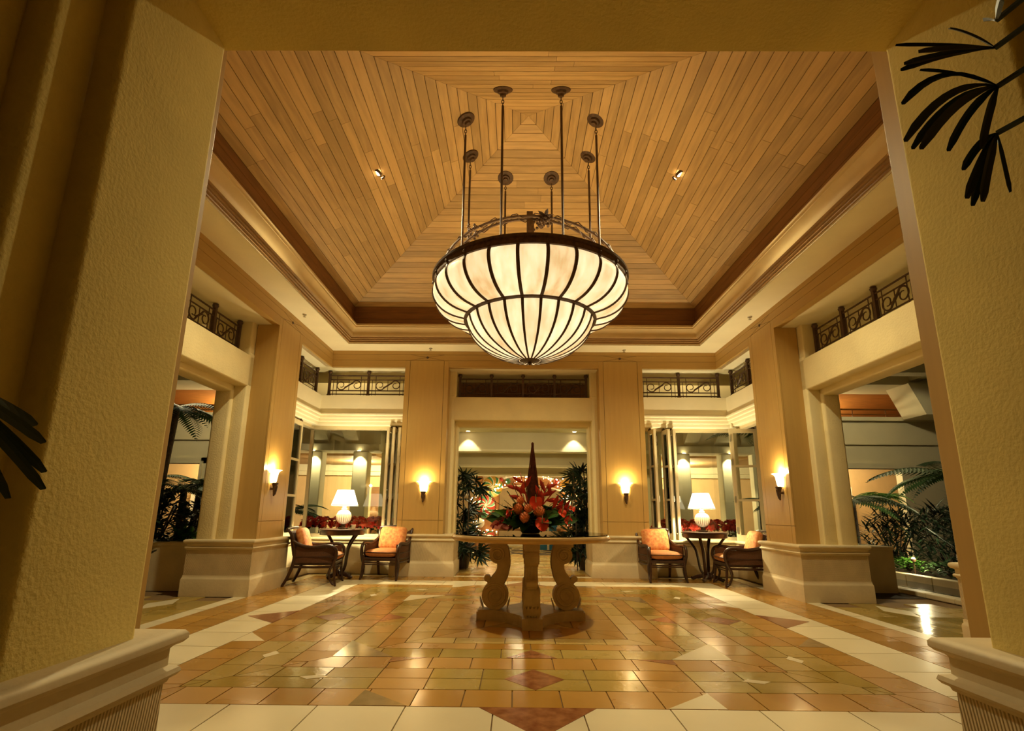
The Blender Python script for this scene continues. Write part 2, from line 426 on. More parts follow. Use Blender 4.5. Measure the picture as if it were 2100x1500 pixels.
# two adjustable downlights set in the side slopes, sprinklers on the soffit
for s, lab in ((-1, 'small round spotlight in the ceiling slope over the two chairs beside the cup'), (1, 'small round spotlight in the ceiling slope, the one nearer the palm fronds')):
    x = s*1.78; y = YC+.0; z = APEX-SL*1.78
    t = empty('ceiling_spotlight', (x, y, z)); t.rotation_euler = (0, -s*math.atan(SL), 0)
    build('trim_ring', MB().lathe([(.055, .02), (.06, -.006), (.045, -.012), (.043, .015)], 20, cap=False), 'bronze', t, 40)
    build('lens', MB().lathe([(0, -.004), (.042, -.004), (.042, .01)], 20), 'bulb', t)
    build('aiming_arm', MB().tube([(-s*.10, .0, 0), (-s*.10, 0, -.03), (-s*.085, 0, -.05)], .012), 'bronze', t, 40)
    tag(t, lab, 'spotlight', 'ceiling spotlights')
    tgt = Vector((s*.9, YC-.2, 0))-Vector((x, y, z)); o = lamp('spot_beam', 'SPOT', (x, y, z-.03), 330, PALE, size=.06, spot=math.radians(135), blend=.6)
    o.rotation_euler = tgt.to_track_quat('-Z', 'Y').to_euler()
for (x, y, lab) in ((-3.19, 7.0, 'tiny sprinkler head on white soffit above the tree fern side'), (-1.61, 8.53, 'tiny sprinkler head on back soffit, left of the chandelier'), (1.74, 8.56, 'tiny sprinkler head on back soffit, right of the chandelier'), (3.22, 7.0, 'tiny sprinkler head on white soffit above the pool side')):
    t = build('sprinkler_head', MB().lathe([(.03, 0), (.03, -.008), (.01, -.01), (.009, -.03), (.02, -.034), (.02, -.038), (0, -.038)], 12, c=(0, 0, 0)), 'steel', None, 40, (x, y, 3.779)); tag(t, lab, 'sprinkler', 'soffit sprinklers')
# ------------------------------------------------------------------ the four walls: one module, turned round the room centre
def P(name, mb, material, smooth=None): return (name, mb.mesh(name, smooth), material)
MOD = []
y_ = lambda n: W+n
for s in (-1, 1):
    def B(u0, u1, n0, n1, z0, z1): a, b = sorted((s*u0, s*u1)); return MB().box(a, b, y_(n0), y_(n1), z0, z1)
    def BB(u0, u1, n0, n1, z0, z1, b=.025): a, c = sorted((s*u0, s*u1)); return MB().bbox(a, c, y_(n0), y_(n1), z0, z1, b, 3)
    # wood pier: core + boards with open joints
    MOD.append(P('pier_core', B(1.315, 2.065, .018, .30, .60, 3.78), 'wood_panel'))
    for a, b in ((1.31, 1.386), (1.393, 1.981), (1.988, 2.07)):
        MOD.append(P('panel', B(a, b, 0, .02, .60, .870), 'wood_panel')); MOD.append(P('panel', B(a, b, 0, .02, .876, 3.604), 'wood_panel'))
    # crossed inlay lines with a small boss at the head of the pier
    cx = s*1.687
    for q in (-1, 1):
        MOD.append(P('inlay_strip', MB().add([(cx-.29, y_(-.001), 3.66-q*.05), (cx+.29, y_(-.001), 3.66+q*.05), (cx+.29, y_(-.001), 3.664+q*.05), (cx-.29, y_(-.001), 3.664-q*.05),
             (cx-.29, y_(.006), 3.66-q*.05), (cx+.29, y_(.006), 3.66+q*.05), (cx+.29, y_(.006), 3.664+q*.05), (cx-.29, y_(.006), 3.664-q*.05)],
             [(0, 1, 2, 3), (4, 5, 6, 7), (0, 1, 5, 4), (3, 2, 6, 7), (0, 3, 7, 4), (1, 2, 6, 5)]), 'joint_dark'))
    bo = MB().lathe([(0, -.012), (.016, -.010), (.022, 0), (.022, .01)], 14)
    bo.v = [(cx+v[0], y_(v[2]), 3.662+v[1]) for v in bo.v]; MOD.append(P('boss', bo, 'bronze'))
    # stone dado wrapping pier and jamb
    a, b = sorted((s*1.12, s*2.13))
    MOD.append(P('dado_panel', MB().rect(a, b, y_(-.06), y_(.74), [(0, .22), (0, .55)], False), 'reeded_stone'))
    MOD.append(P('dado_plinth', MB().rect(a, b, y_(-.06), y_(.74), [(.016, 0), (.016, .19), (.012, .205), (.006, .212), (.005, .24), (-.02, .24)], False), 'stone', 40))
    MOD.append(P('dado_cap', MB().rect(a, b, y_(-.06), y_(.74), [(-.02, .535), (.004, .535), (.006, .545), (.016, .55), (.019, .56), (.014, .57), (.005, .575), (.005, .60), (.010, .607), (.022, .612), (.032, .624), (.033, .638), (.026, .65), (.012, .655)]), 'stone', 40))
    # plaster jamb, stepped, and side cheek of the balcony opening
    MOD.append(P('jamb_frame', BB(1.215, 2.0, .30, .47, .60, 3.06, .02), 'plaster', 40))
    MOD.append(P('jamb', BB(1.163, 2.0, .46, .68, .60, 3.0, .03), 'plaster', 40))
    MOD.append(P('balcony_cheek', BB(1.20, 2.04, .31, .95, 3.0, 3.52, .02), 'plaster', 40))
    # corner bay: parapet face, stepped cove, sill and low wall
    e = W+.22+.12
    MOD.append(P('parapet', B(2.04, e, .22, .36, 2.69, 3.02), 'white_plaster'))
    for z0, z1, n0 in ((2.655, 2.70, .185), (2.605, 2.66, .205), (2.55, 2.61, .235), (2.49, 2.555, .265)):
        MOD.append(P('cove_step', BB(2.04, W+n0+.15, n0, .40, z0, z1, .012), 'white_plaster', 40))
    MOD.append(P('bay_soffit', B(2.04, W+1.2, .03, 1.2, 3.49, 3.53), 'white_plaster'))
    MOD.append(P('low_wall', B(2.10, W+.5, .20, .45, 0, .50), 'stone'))
    MOD.append(P('low_wall_base', BB(2.10, W+.32, .165, .22, 0, .19, .012), 'stone', 40))
    MOD.append(P('sill_moulding', BB(2.10, W+.32, .175, .3, .49, .545, .015), 'stone', 40))
    MOD.append(P('window_sill', BB(2.10, W+.45, .145, .47, .54, .585, .015), 'stone', 40))
    MOD.append(P('window_head', B(2.05, W+.47, .36, .47, 2.44, 2.70), 'frame_paint'))
# band of boards along the top, both bottoms of it, beams over the opening
for z0, z1 in ((3.61, 3.712), (3.716, 3.79)):
    MOD.append(P('band_board', MB().box(-W, W, y_(0), y_(.03), z0, z1), 'wood_band'))
for a, b in ((-W, -2.072), (-1.308, 1.308), (2.072, W)):
    MOD.append(P('band_board', MB().box(a, b, y_(0), y_(.03), 3.485, 3.606), 'wood_band'))
MOD.append(P('band_core', MB().box(-W-.02, W+.02, y_(.02), y_(.11), 3.49, 4.45), 'wood_band'))
MOD.append(P('band_soffit', MB().box(-1.312, 1.312, y_(.10), y_(1.2), 3.49, 3.53), 'white_plaster'))
MOD.append(P('lintel_frame', MB().bbox(-1.5, 1.5, y_(.30), y_(.47), 2.60, 3.025, .02, 3), 'plaster', 40))
MOD.append(P('lintel', MB().bbox(-1.5, 1.5, y_(.46), y_(.68), 2.52, 3.02, .03, 3), 'plaster', 40))
MOD.append(P('gallery_slab', MB().box(-W-1.5, W+1.5, y_(.36), y_(1.5), 2.92, 3.02), 'plaster'))
MOD.append(P('gallery_wall', MB().box(-W-1.5, W+1.5, y_(1.5), y_(1.62), 2.92, 4.5), 'far_plaster'))
MOD.append(P('gallery_roof', MB().box(-W-1.6, W+1.6, y_(.09), y_(1.6), 4.44, 4.52), 'far_plaster'))
WALLS = {}
for side, k, lab in (('back', 0, 'back wall with maple piers, stone dado and the tall central passage opening'), ('left', 1, 'side wall with maple piers and an opening to the tree fern garden'),
                     ('front', 2, 'entrance wall whose plaster opening frames the lobby'), ('right', 3, 'side wall with maple piers and an opening to the pool garden')):
    r = empty('wall_'+side, (0, YC, 0), k*PI/2); tag(r, lab, kind='structure'); WALLS[side] = r
    for nm, me, mt in MOD:
        if side == 'front' and nm in ('gallery_slab', 'gallery_wall', 'gallery_roof', 'lintel', 'jamb', 'bay_soffit', 'band_soffit', 'dado_panel', 'dado_plinth', 'dado_cap', 'jamb_frame', 'lintel_frame', 'pier_core', 'panel', 'inlay_strip', 'boss'): continue
        put(nm, me, mt, r)
# entrance wall: deep stepped plaster reveal round the camera, lobby shell behind it
wf = WALLS['front']
for s in (-1, 1):
    def V(u0, u1, n0, n1, z0, z1, b=.018): a, c = sorted((s*u0, s*u1)); return MB().bbox(a, c, y_(n0), y_(n1), z0, z1, b, 3)
    build('jamb', V(1.163, 3.6, .46, .86, .60, 3.2, .018), 'stucco', wf, 40)
    build('jamb', V(1.235, 3.6, .84, .98, .60, 3.2, .018), 'stucco', wf, 40)
    build('jamb', V(1.305, 3.6, .97, 1.12, .60, 3.2, .018), 'stucco', wf, 40)
    build('jamb', V(1.37, 3.6, 1.11, 1.50, .60, 3.2, .018), 'stucco', wf, 40)
    build('pier_core', V(1.354, 2.065, .17, .46, 0, 3.78, .004), 'wood_panel', wf)
    a, b = sorted((s*1.135, s*3.5))
    build('dado_panel', MB().rect(a, b, y_(.36), y_(1.55), [(0, 0), (0, .53)], False), 'reeded_stone', wf)
    build('dado_cap', MB().rect(a, b, y_(.36), y_(1.55), [(-.02, .515), (.006, .515), (.010, .525), (.022, .530), (.030, .540), (.026, .552), (.010, .557), (.004, .560), (.004, .605), (.010, .612), (.026, .618), (.036, .628), (.036, .642), (.028, .652), (.01, .656)]), 'stone', wf, 40)
build('lintel', MB().box(-3.6, 3.6, y_(.46), y_(1.5), 2.60, 3.2), 'stucco', wf)
lobby = empty('wall_entrance_hall', (0, 0, 0)); tag(lobby, 'dim entrance hall enclosing the space in front of the opening', kind='structure')
build('hall_wall', MB().box(-4.5, -4.4, -5, 1.2, 0, 3.2).box(4.4, 4.5, -5, 1.2, 0, 3.2).box(-4.5, 4.5, -5.1, -5, 0, 3.2), 'plaster', lobby)
build('hall_ceiling', MB().box(-4.5, 4.5, -5.1, .5, 3.0, 3.1), 'plaster', lobby)

build('dark_backdrop', MB().box(-1.3, 1.3, y_(1.25), y_(1.3), 3.02, 4.4), 'dark_wood', WALLS['back'])  # dark backdrop added so the view behind the centre railing stays dark
# ------------------------------------------------------------------ wrought iron railings
def scroll(cx, cz, r, s):
    """C-scroll spiral: returns points in (x, z); s mirrors it"""
    pts = []
    for i in range(25):
        t = i/24; a = math.radians((120 if s > 0 else -60)-410*t)
        rr = r*(1-.62*t); pts.append((cx+rr*math.cos(a), cz+rr*math.sin(a)))
    return pts
def railing_panel(w):
    """one panel of width w, height .42, centred on x=0, standing on z=0"""
    b = MB(); h = w/2
    for z in (.035, .10, .30): b.tube([(-h, 0, z), (h, 0, z)], .010, 6)
    b.tube([(-h, 0, .375), (h, 0, .375)], .012, 6)
    for x in (-h*.80, -h*.62, h*.62, h*.80): b.tube([(x, 0, .0), (x, 0, .30)], .006, 5)
    for x in (-h*.62, h*.62): b.tube([(x, 0, .30), (x, 0, .375)], .006, 5)
    b.tube([(0, 0, .10), (0, 0, .30)], .006, 5)
    return b
def railing_scroll(w, s):
    h = w/2; r = .088; b = MB(); p = scroll(s*h*.40, .20, r, s)
    b.tube([(x, 0, z) for x, z in p], [.010*(1-.4*i/len(p)) for i in range(len(p))], 6)
    q = p[0]; b.tube([(q[0], 0, q[1]), ((q[0]+0)*.6, 0, (q[1]+.20)/2), (0, 0, .20)], [.010, .013, .016], 6)
    b.tube([(s*.035, 0, .20+s*.012), (s*.06, .004, .20+s*.03), (s*.09, 0, .20+s*.035)], [.006, .018, .003], 6, .4)
    return b
POST = MB().box(-.02, .02, -.02, .02, 0, .42).lathe([(.022, .40), (.036, .425), (.040, .44), (.028, .45), (.034, .46), (.0, .465)], 10).box(-.028, .028, -.028, .028, 0, .03).mesh('post', 35)
def railing(wall, u0, u1, n, npan, label, z=3.02, lastpost=True, slot=0):
    t = empty('balcony_railing', (0, 0, 0))
    k = {'back': 0, 'left': 1, 'right': 3}[wall]
    c, s_ = math.cos(k*PI/2), math.sin(k*PI/2); um = (u0+u1)/2; v = W+n
    t.location = (um*c-v*s_, YC+um*s_+v*c, z); t.rotation_euler = (0, 0, k*PI/2)
    w_ = (u1-u0)/npan; pm = railing_panel(w_).mesh('rails', 40); s1 = railing_scroll(w_, 1).mesh('scroll', 50); s2 = railing_scroll(w_, -1).mesh('scroll', 50)
    for i in range(npan):
        x = u0-um+w_*(i+.5); put('rail_panel', pm, 'iron', t, (x, 0, 0)); put('scroll', s1, 'iron', t, (x, 0, 0)); put('scroll', s2, 'iron', t, (x, 0, 0))
    for i in range(npan+1): put('post', POST, 'iron', t, (u0-um+w_*i, 0, 0))
    tag(t, label, 'railing', 'wrought iron balcony railings'); return t
railing('back', -1.15, 1.15, .46, 4, 'wrought iron scroll railing above the central passage opening')
railing('left', -1.15, 1.15, .46, 4, 'wrought iron scroll railing above the tree fern opening')
railing('right', -1.15, 1.15, .46, 4, 'wrought iron scroll railing above the pool garden opening')
railing('back', -3.48, -2.08, .28, 2, 'iron balcony railing on the back wall, above the table with the cup')
railing('back', 2.08, 3.48, .28, 2, 'iron balcony railing on the back wall, above the open glass leaf')
railing('left', 2.08, 3.44, .28, 2, 'short iron railing at the corner beside the tree fern side wall pier')
railing('right', -3.44, -2.08, .28, 2, 'short iron railing at the corner beside the pool side wall pier')
# ------------------------------------------------------------------ corner windows and folding glass leaves
wn = 0
for side, u0, u1, wl in (('back', -3.80, -2.12, 'the cup table'), ('back', 2.12, 3.80, 'the open glass leaf')):
    wn += 1; k = {'back': 0, 'left': 1, 'right': 3}[side]
    t = empty('window_%d' % wn, (0, YC, 0), k*PI/2); tag(t, 'tall corner window glazed in one sheet behind %s' % wl, kind='structure')
    v = W+.46
    build('window_frame', MB().box(u0, u0+.05, v-.03, v+.03, .585, 2.5).box(u1-.05, u1, v-.03, v+.03, .585, 2.5).box(u0, u1, v-.03, v+.03, .585, .63).box(u0, u1, v-.03, v+.03, 2.43, 2.5), 'frame_paint', t)
    build('pane', MB().box(u0+.05, u1-.05, v-.004, v+.004, .63, 2.43), 'clear_glass', t)
def leaf_door(loc, rz, label, w=.40, h=1.86, carrier=True):
    t = empty('folding_glass_leaf', loc, rz); d = .022; fr = .055
    build('stile', MB().box(-w/2, -w/2+fr, -d, d, 0, h), 'frame_paint', t); build('stile', MB().box(w/2-fr, w/2, -d, d, 0, h), 'frame_paint', t)
    zs = [0, .09, .09+(h-.09-.07)/3, .09+2*(h-.09-.07)/3, h-.07]
    build('rail', MB().box(-w/2+fr, w/2-fr, -d, d, 0, .09), 'frame_paint', t); build('rail', MB().box(-w/2+fr, w/2-fr, -d, d, h-.07, h), 'frame_paint', t)
    for z in zs[2:4]: build('glazing_bar', MB().box(-w/2+fr, w/2-fr, -d, d, z-.018, z+.018), 'frame_paint', t)
    for a, b in zip(zs[1:], zs[2:]): build('pane', MB().box(-w/2+fr, w/2-fr, -.003, .003, a+.012, b-.012), 'clear_glass', t)
    for z in (.12, .62, 1.24, h-.22): build('hinge', MB().box(-w/2-.006, -w/2+.02, -d-.012, -d+.002, z, z+.10), 'steel', t)
    if carrier: build('top_carrier', MB().lathe([(.03, 0), (.034, .02), (.016, .03), (.012, .055), (.0, .055)], 12, c=(w/2-.06, 0, h)), 'bronze', t, 40)
    tag(t, label, 'glass door', 'folding glass leaves'); return t
yb = YC+W
for x, a, w_, lab in ((-2.34, 88, .26, 'folded glass leaf standing edge on near the left sconce pier, first of three'), (-2.25, 92, .26, 'folded glass leaf standing edge on near the left sconce pier, second of three'), (-2.15, 90, .2, 'folded glass leaf edge on, tight against the left sconce pier'),
        (2.26, 98, .26, 'folded glass leaf edge on, tight against the right sconce pier'), (2.50, 100, .26, 'folded glass leaf edge on, second from the right sconce pier'), (2.62, 88, .26, 'folded glass leaf edge on, third from the right sconce pier')):
    leaf_door((x, yb+.295, .586), math.radians(a), lab, w=w_, carrier=w_ > .2)
for y, a, lab in ((YC+2.40, 87, 'glass leaf closed along the corner beside the tree fern wall pier'), (YC+2.86, 93, 'glass leaf closed along the corner, nearest the poinsettias')):
    leaf_door((-W-.30, y, .586), math.radians(a), lab, w=.44)
leaf_door((3.77, yb+.10, .586), math.radians(-4), 'open three pane glass leaf facing the camera behind the right lamp', w=.46)
# ------------------------------------------------------------------ wall sconces
def sconce(loc, rz, label):
    t = empty('wall_sconce', loc, rz)          # local +y points into the wall, z=0 at the foot
    sh = MB(); prof = [(.045, .17), (.058, .20), (.066, .26), (.072, .30), (.085, .325), (.118, .345)]
    vs = []; fs = []; n = len(prof); sg = 14
    for i in range(sg+1):
        a = PI*i/sg
        for r, z in prof: vs.append((-r*math.cos(a)*1.08, -.01-r*math.sin(a)*.95, z))
    for i in range(sg):
        for k in range(n-1): fs.append((i*n+k, (i+1)*n+k, (i+1)*n+k+1, i*n+k+1))
    sh.add(vs, fs); build('shade', sh, 'sconce_glass', t, 60)
    st = build('stem', MB().lathe([(.004, .0), (.012, .01), (.016, .06), (.022, .10), (.030, .14), (.046, .17), (.04, .176)], 10, c=(0, -.05, 0)).box(-.02, .02, -.05, 0, .08, .11), 'bronze', t, 40)
    for k in range(5):
        a = PI*(k+.5)/5; build('leaf', MB().quadleaf((-.02*math.cos(a), -.05-.02*math.sin(a), .02+.03*(k % 2)), (-.045*math.cos(a), -.05-.045*math.sin(a), .15+.02*(k % 2)), .03), 'bronze', st)
    build('band', MB().box(-.075, .075, -.02, 0, .292, .30), 'bronze', t)
    lamp('sconce_bulb', 'POINT', (0, -.06, .37), 9, AMBER, t, .03)
    tag(t, label, 'sconce', 'torch shaped wall sconces')
sconce((-1.65, yb, 1.16), 0, 'torch shaped glass sconce on back pier, left of the passage opening')
sconce((1.70, yb, 1.16), 0, 'torch shaped glass sconce on back pier, right of the passage opening')
sconce((-W, YC+1.55, 1.19), PI/2, 'torch shaped glass sconce on the tree fern side wall pier')
sconce((W, YC+1.50, 1.19), -PI/2, 'torch shaped glass sconce on the pool side wall pier')
# ------------------------------------------------------------------ chandelier
ch = empty('bowl_chandelier', (0.02, YC, 0)); tag(ch, 'huge two tier alabaster bowl chandelier hung on bronze rods', 'chandelier')
NP = 24
up_prof = [(1.035, 3.42), (1.058, 3.37), (1.056, 3.30), (1.020, 3.215), (.945, 3.135), (.84, 3.08), (.715, 3.05)]
lo_prof = [(.690, 3.045), (.665, 2.96), (.61, 2.86), (.52, 2.765), (.40, 2.69), (.26, 2.635), (.11, 2.605)]
def refine(p, n=14): return [(q.x, q.y) for q in curve([(a, b, 0) for a, b in p], n)]
for prof, nm in ((refine(up_prof), 'upper'), (refine(lo_prof), 'lower')):
    vs = []; n = len(prof); sg = 3; fs = []
    for i in range(sg+1):
        a = (i/sg-.5)*2*PI/NP
        for r, z in prof: vs.append((r*math.cos(a), r*math.sin(a), z))
    for i in range(sg):
        for k in range(n-1): fs.append((i*n+k, (i+1)*n+k, (i+1)*n+k+1, i*n+k+1))
    pm = MB().add(vs, fs).mesh('glass_pane', 60); rm = MB().tube([(r+.004, 0, z) for r, z in prof], [.019]*len(prof) if nm == 'upper' else [.017-.008*i/len(prof) for i in range(len(prof))], 6, .6).mesh('rib', 50)
    for i in range(NP):
        put('glass_pane', pm, 'alabaster', ch, (0, 0, 0), (0, 0, 2*PI*(i+.5)/NP+.13)); put('rib', rm, 'bronze', ch, (0, 0, 0), (0, 0, 2*PI*i/NP+.13))
rim = build('rim_band', MB().lathe([(1.03, 3.405), (1.062, 3.41), (1.058, 3.475), (1.075, 3.48), (1.078, 3.50), (1.055, 3.51), (1.03, 3.505), (1.03, 3.405)], 72, cap=False), 'bronze', ch, 40)
for i in range(NP):
    a = 2*PI*i/NP+.13; ros = MB()
    for k in range(6): ros.sphere((.012*math.cos(k*PI/3), 0, .012*math.sin(k*PI/3)), .008, 6, 4)
    ros.sphere((0, -.004, 0), .008, 6, 4); build('rosette', ros, 'bronze', rim, None, (1.066*math.cos(a), 1.066*math.sin(a), 3.442), (0, 0, a+PI/2)) if i < NP else None
build('lower_ring', MB().lathe([(.69, 3.03), (.722, 3.035), (.726, 3.07), (.716, 3.085), (.69, 3.08), (.69, 3.03)], 60, cap=False), 'bronze', ch, 40)
build('finial', MB().lathe([(0, 2.555), (.014, 2.56), (.022, 2.575), (.016, 2.59), (.10, 2.602), (.128, 2.612), (.135, 2.625), (.10, 2.63), (0, 2.63)], 30), 'bronze', ch, 40)
A_, B_ = .735, .305
rods = [(-B_, -A_-.16), (B_, -A_-.16), (-A_-.01, -B_), (A_+.01, -B_), (-A_, B_), (A_, B_), (-B_, A_), (B_, A_)]
rods = [(-.305, -.735), (.305, -.735), (-.735, -.305), (.735, -.305), (-.735, .305), (.735, .305), (-.305, .735), (.305, .735)]
for x, y in rods:
    d = max(abs(x), abs(y)); zt = APEX-SL*d
    rod = build('rod', MB().tube([(x, y, 3.47), (x, y, zt-.20)], .013, 8), 'iron', ch, 40)
    lk = MB()
    for j in range(3):
        pts = [(x+(.012*math.cos(a) if j % 2 else 0), y+(0 if j % 2 else .012*math.cos(a)), zt-.19+j*.04+.026*math.sin(a)) for a in [2*PI*q/10 for q in range(11)]]
        lk.tube(pts, .0045, 5)
    build('chain_link', lk, 'bronze', rod)
    nx, ny = (math.copysign(1, x), 0) if abs(x) > abs(y) else (0, math.copysign(1, y))
    cn = build('ceiling_canopy', MB().lathe([(0, -.075), (.03, -.07), (.034, -.045), (.052, -.04), (.06, -.018), (.10, -.012), (.105, 0), (.098, .012)], 28), 'bronze', ch, 40, (x, y, zt+.004))
    ax = Vector((-ny, nx, 0)); cn.rotation_euler = Matrix.Rotation(math.atan(SL), 4, ax).to_euler()
    a = math.atan2(y, x); build('rim_arm', MB().tube([(x*.98, y*.98, 3.48), (1.04*math.cos(a), 1.04*math.sin(a), 3.485)], .012, 6), 'bronze', ch, 40)
# two crossing hoops wound with vines and grapes
for k, (hy, hz, r) in enumerate(((.10, .86, .98), (-.22, .70, .96))):
    pts = [(r*math.cos(PI*i/24), hy, 3.50+hz*math.sin(PI*i/24)) for i in range(25)]
    hp = build('hoop', MB().tube(pts, .016, 7), 'iron', ch, 40)
    vp = [(r*math.cos(PI*i/60), hy+.03*math.sin(i*1.3), 3.50+hz*math.sin(PI*i/60)+.035*math.cos(i*1.3)) for i in range(2, 59)]
    build('vine', MB().tube(vp, .006, 5), 'iron', hp)
    g = MB(); gx = .12 if k == 0 else .16
    for q in range(26):
        g.sphere((gx+random.gauss(0, .035), hy-.03+random.gauss(0, .025), 3.50+hz-.03-random.random()*.09), .017, 7, 5)
    build('grape_bunch', g, 'iron', hp, 60)
    g = MB()
    for q in range(5): a = q*1.25; g.quadleaf((gx, hy, 3.5+hz), (gx+.10*math.cos(a), hy-.03, 3.5+hz+.08*math.sin(a)), .06)
    build('vine_leaf', g, 'bronze', hp)
    lf = MB()
    for q in range(10): lf.sphere((-.64+random.gauss(0, .03), hy-.03+random.gauss(0, .03), 3.5+hz*.72+random.random()*.08), .016, 6, 4)
    build('grape_bunch', lf, 'iron', hp, 60)
build('crown_plate', MB().box(-.035, .035, .06, .13, 4.10, 4.44).box(-.038, .038, -.26, -.18, 3.50, 4.12), 'bronze', ch)
for i in range(6):
    a = 2*PI*(i+.5)/6; lamp('bowl_bulb', 'POINT', (.62*math.cos(a), .62*math.sin(a), 3.34), 4, WARM, ch, .05)
# ------------------------------------------------------------------ centre table
TX, TY = .03, YC
tb = empty('pedestal_table', (TX, TY, 0)); tag(tb, 'round marble topped pedestal table with carved stone scroll legs', 'table')
build('table_top', MB().lathe([(0, .735), (.72, .735), (.765, .742), (.782, .757), (.785, .772), (.778, .788), (.76, .795), (0, .795)], 72), 'table_marble', tb, 40)
build('glass_cover', MB().lathe([(0, .796), (.765, .796), (.765, .804), (0, .804)], 72), 'clear_glass', tb, 40)
arm = []
for k in range(4):
    a = k*PI/2-PI/2; c, s_ = math.cos(a), math.sin(a)
    loc = [(.27, -.17), (.34, -.115), (.42, -.092), (.52, -.09), (.52, .09), (.42, .092), (.34, .115), (.27, .17)]
    arm += [(x*c-y*s_, x*s_+y*c) for x, y in loc]
build('base_plate', MB().poly(arm, .0, .075).poly([(p[0]*.97, p[1]*.97) for p in arm], .075, .092), 'table_stone', tb)
legm = MB()
def ext(pts, h, mb):           # polygon in (r, z) extruded across the leg
    n = len(pts); vs = [(r, -h, z) for r, z in pts]+[(r, h, z) for r, z in pts]
    mb.add(vs, [tuple(range(n)), tuple(range(2*n-1, n-1, -1))]+[(i, (i+1) % n, n+(i+1) % n, n+i) for i in range(n)])
body = curve([(.30, .66, 0), (.275, .58, 0), (.265, .50, 0), (.285, .41, 0), (.335, .33, 0), (.35, .26, 0)], 20)
wd = [.085, .07, .060, .058, .060, .066, .075]
L_, R_ = [], []
for i, p in enumerate(body):
    q = body[min(i+1, 20)]-body[max(i-1, 0)]; q.normalize(); nx, nz = -q.y, q.x; w_ = .055+.02*abs(i-10)/10
    L_.append((p.x+nx*w_, p.y+nz*w_)); R_.append((p.x-nx*w_, p.y-nz*w_))
for i in range(20): ext([L_[i], L_[i+1], R_[i+1], R_[i]], .058, legm)
def disc(r0, z0, rad, h, sg=20): ext([(r0+rad*math.cos(2*PI*i/sg), z0+rad*math.sin(2*PI*i/sg)) for i in range(sg)], h, legm)
disc(.325, .60, .085, .062); disc(.345, .22, .130, .066); disc(.425, .375, .032, .05)
ext([(.40, .36), (.43, .345), (.40, .30), (.36, .30)], .045, legm)
def spiral(r0, z0, rad, h, sgn):
    pts = [(r0+sgn*rad*(1-.78*t)*math.cos(PI*4.4*t+.6), h, z0+rad*(1-.78*t)*math.sin(PI*4.4*t+.6)) for t in [i/40 for i in range(41)]]
    legm.tube(pts, [.011*(1-.4*i/41) for i in range(41)], 6)
for h in (-.064, .064): spiral(.325, .60, .072, h, 1); spiral(.345, .22, .112, h*1.05, 1)
for q in (-.03, 0, .03): legm.tube([(p.x-.0+.0, q, p.y) for p in [Vector(x).to_2d().to_3d() for x in [(a[0], a[1], 0) for a in R_]]], .008, 5); legm.tube([(a[0], q, a[1]) for a in L_], .008, 5)
legm.box(.23, .42, -.075, .075, .675, .735).box(.25, .40, -.068, .068, .655, .68)
for a in range(5):                 # acanthus at the foot
    legm.quadleaf((.46, (a-2)*.028, .095), (.50, (a-2)*.034, .20), .045); legm.quadleaf((.23, (a-2)*.028, .095), (.20, (a-2)*.034, .20), .045)
legmesh = legm.mesh('leg', 40)
for k in range(4): put('leg', legmesh, 'table_stone', tb, (0, 0, 0), (0, 0, k*PI/2-PI/2))
build('foot_block', MB().box(-.09, .09, -.53, -.43, 0, .095), 'table_stone', tb)
# ------------------------------------------------------------------ flower arrangement
fl = empty('flower_arrangement', (TX+.0, TY, .805)); tag(fl, 'tall tropical flower arrangement with red anthuriums and a twig spire', 'flowers')
build('bowl', MB().lathe([(0, 0), (.085, 0), (.10, .02), (.115, .06), (.12, .075), (.11, .08), (0, .075)], 24), 'black_pot', fl, 40)
rnd = random.Random(3)
for i in range(95):                 # dark foliage mound
    a = rnd.uniform(0, 2*PI); el = rnd.uniform(.15, .8) if i % 2 else rnd.uniform(.15, .4); l = rnd.uniform(.24, .47); d = Vector((math.cos(a)*math.cos(el), math.sin(a)*math.cos(el)*.8, math.sin(el)*.75))
    b0 = Vector((0, 0, .09))+d*.05; bp = b0+d*l
    build('foliage_leaf', MB().quadleaf(b0+d*l*.35, bp, rnd.uniform(.08, .15), up=Vector((rnd.uniform(-.5, .5), -1, rnd.uniform(.1, .9))) if i % 3 else Vector((0, 0, 1)), droop=.05, seg=4), 'leaf' if i % 3 else 'leaf_dark', fl)
for i in range(34):                 # broad outer leaves, mostly to the front and sides
    a = -PI*rnd.uniform(.0, 1.0); l = rnd.uniform(.28, .48); d = Vector((math.cos(a), math.sin(a)*.75, 0)); z1 = rnd.uniform(.14, .27)
    build('foliage_leaf', MB().quadleaf(d*.10+Vector((0, 0, .12)), d*l+Vector((0, 0, z1)), rnd.uniform(.09, .14), up=Vector((rnd.uniform(-.5, .5), -1, rnd.uniform(.2, .9))), droop=.04, seg=5), 'leaf' if i % 4 else 'leaf_bright', fl)
for i in range(9):                  # drooping skirt leaves
    a = i*.7+.2; d = Vector((math.cos(a), math.sin(a)*.8, 0)); build('foliage_leaf', MB().quadleaf(d*.12+Vector((0, 0, .12)), d*.27+Vector((0, 0, .055)), .11, droop=.04, seg=4), 'leaf', fl)
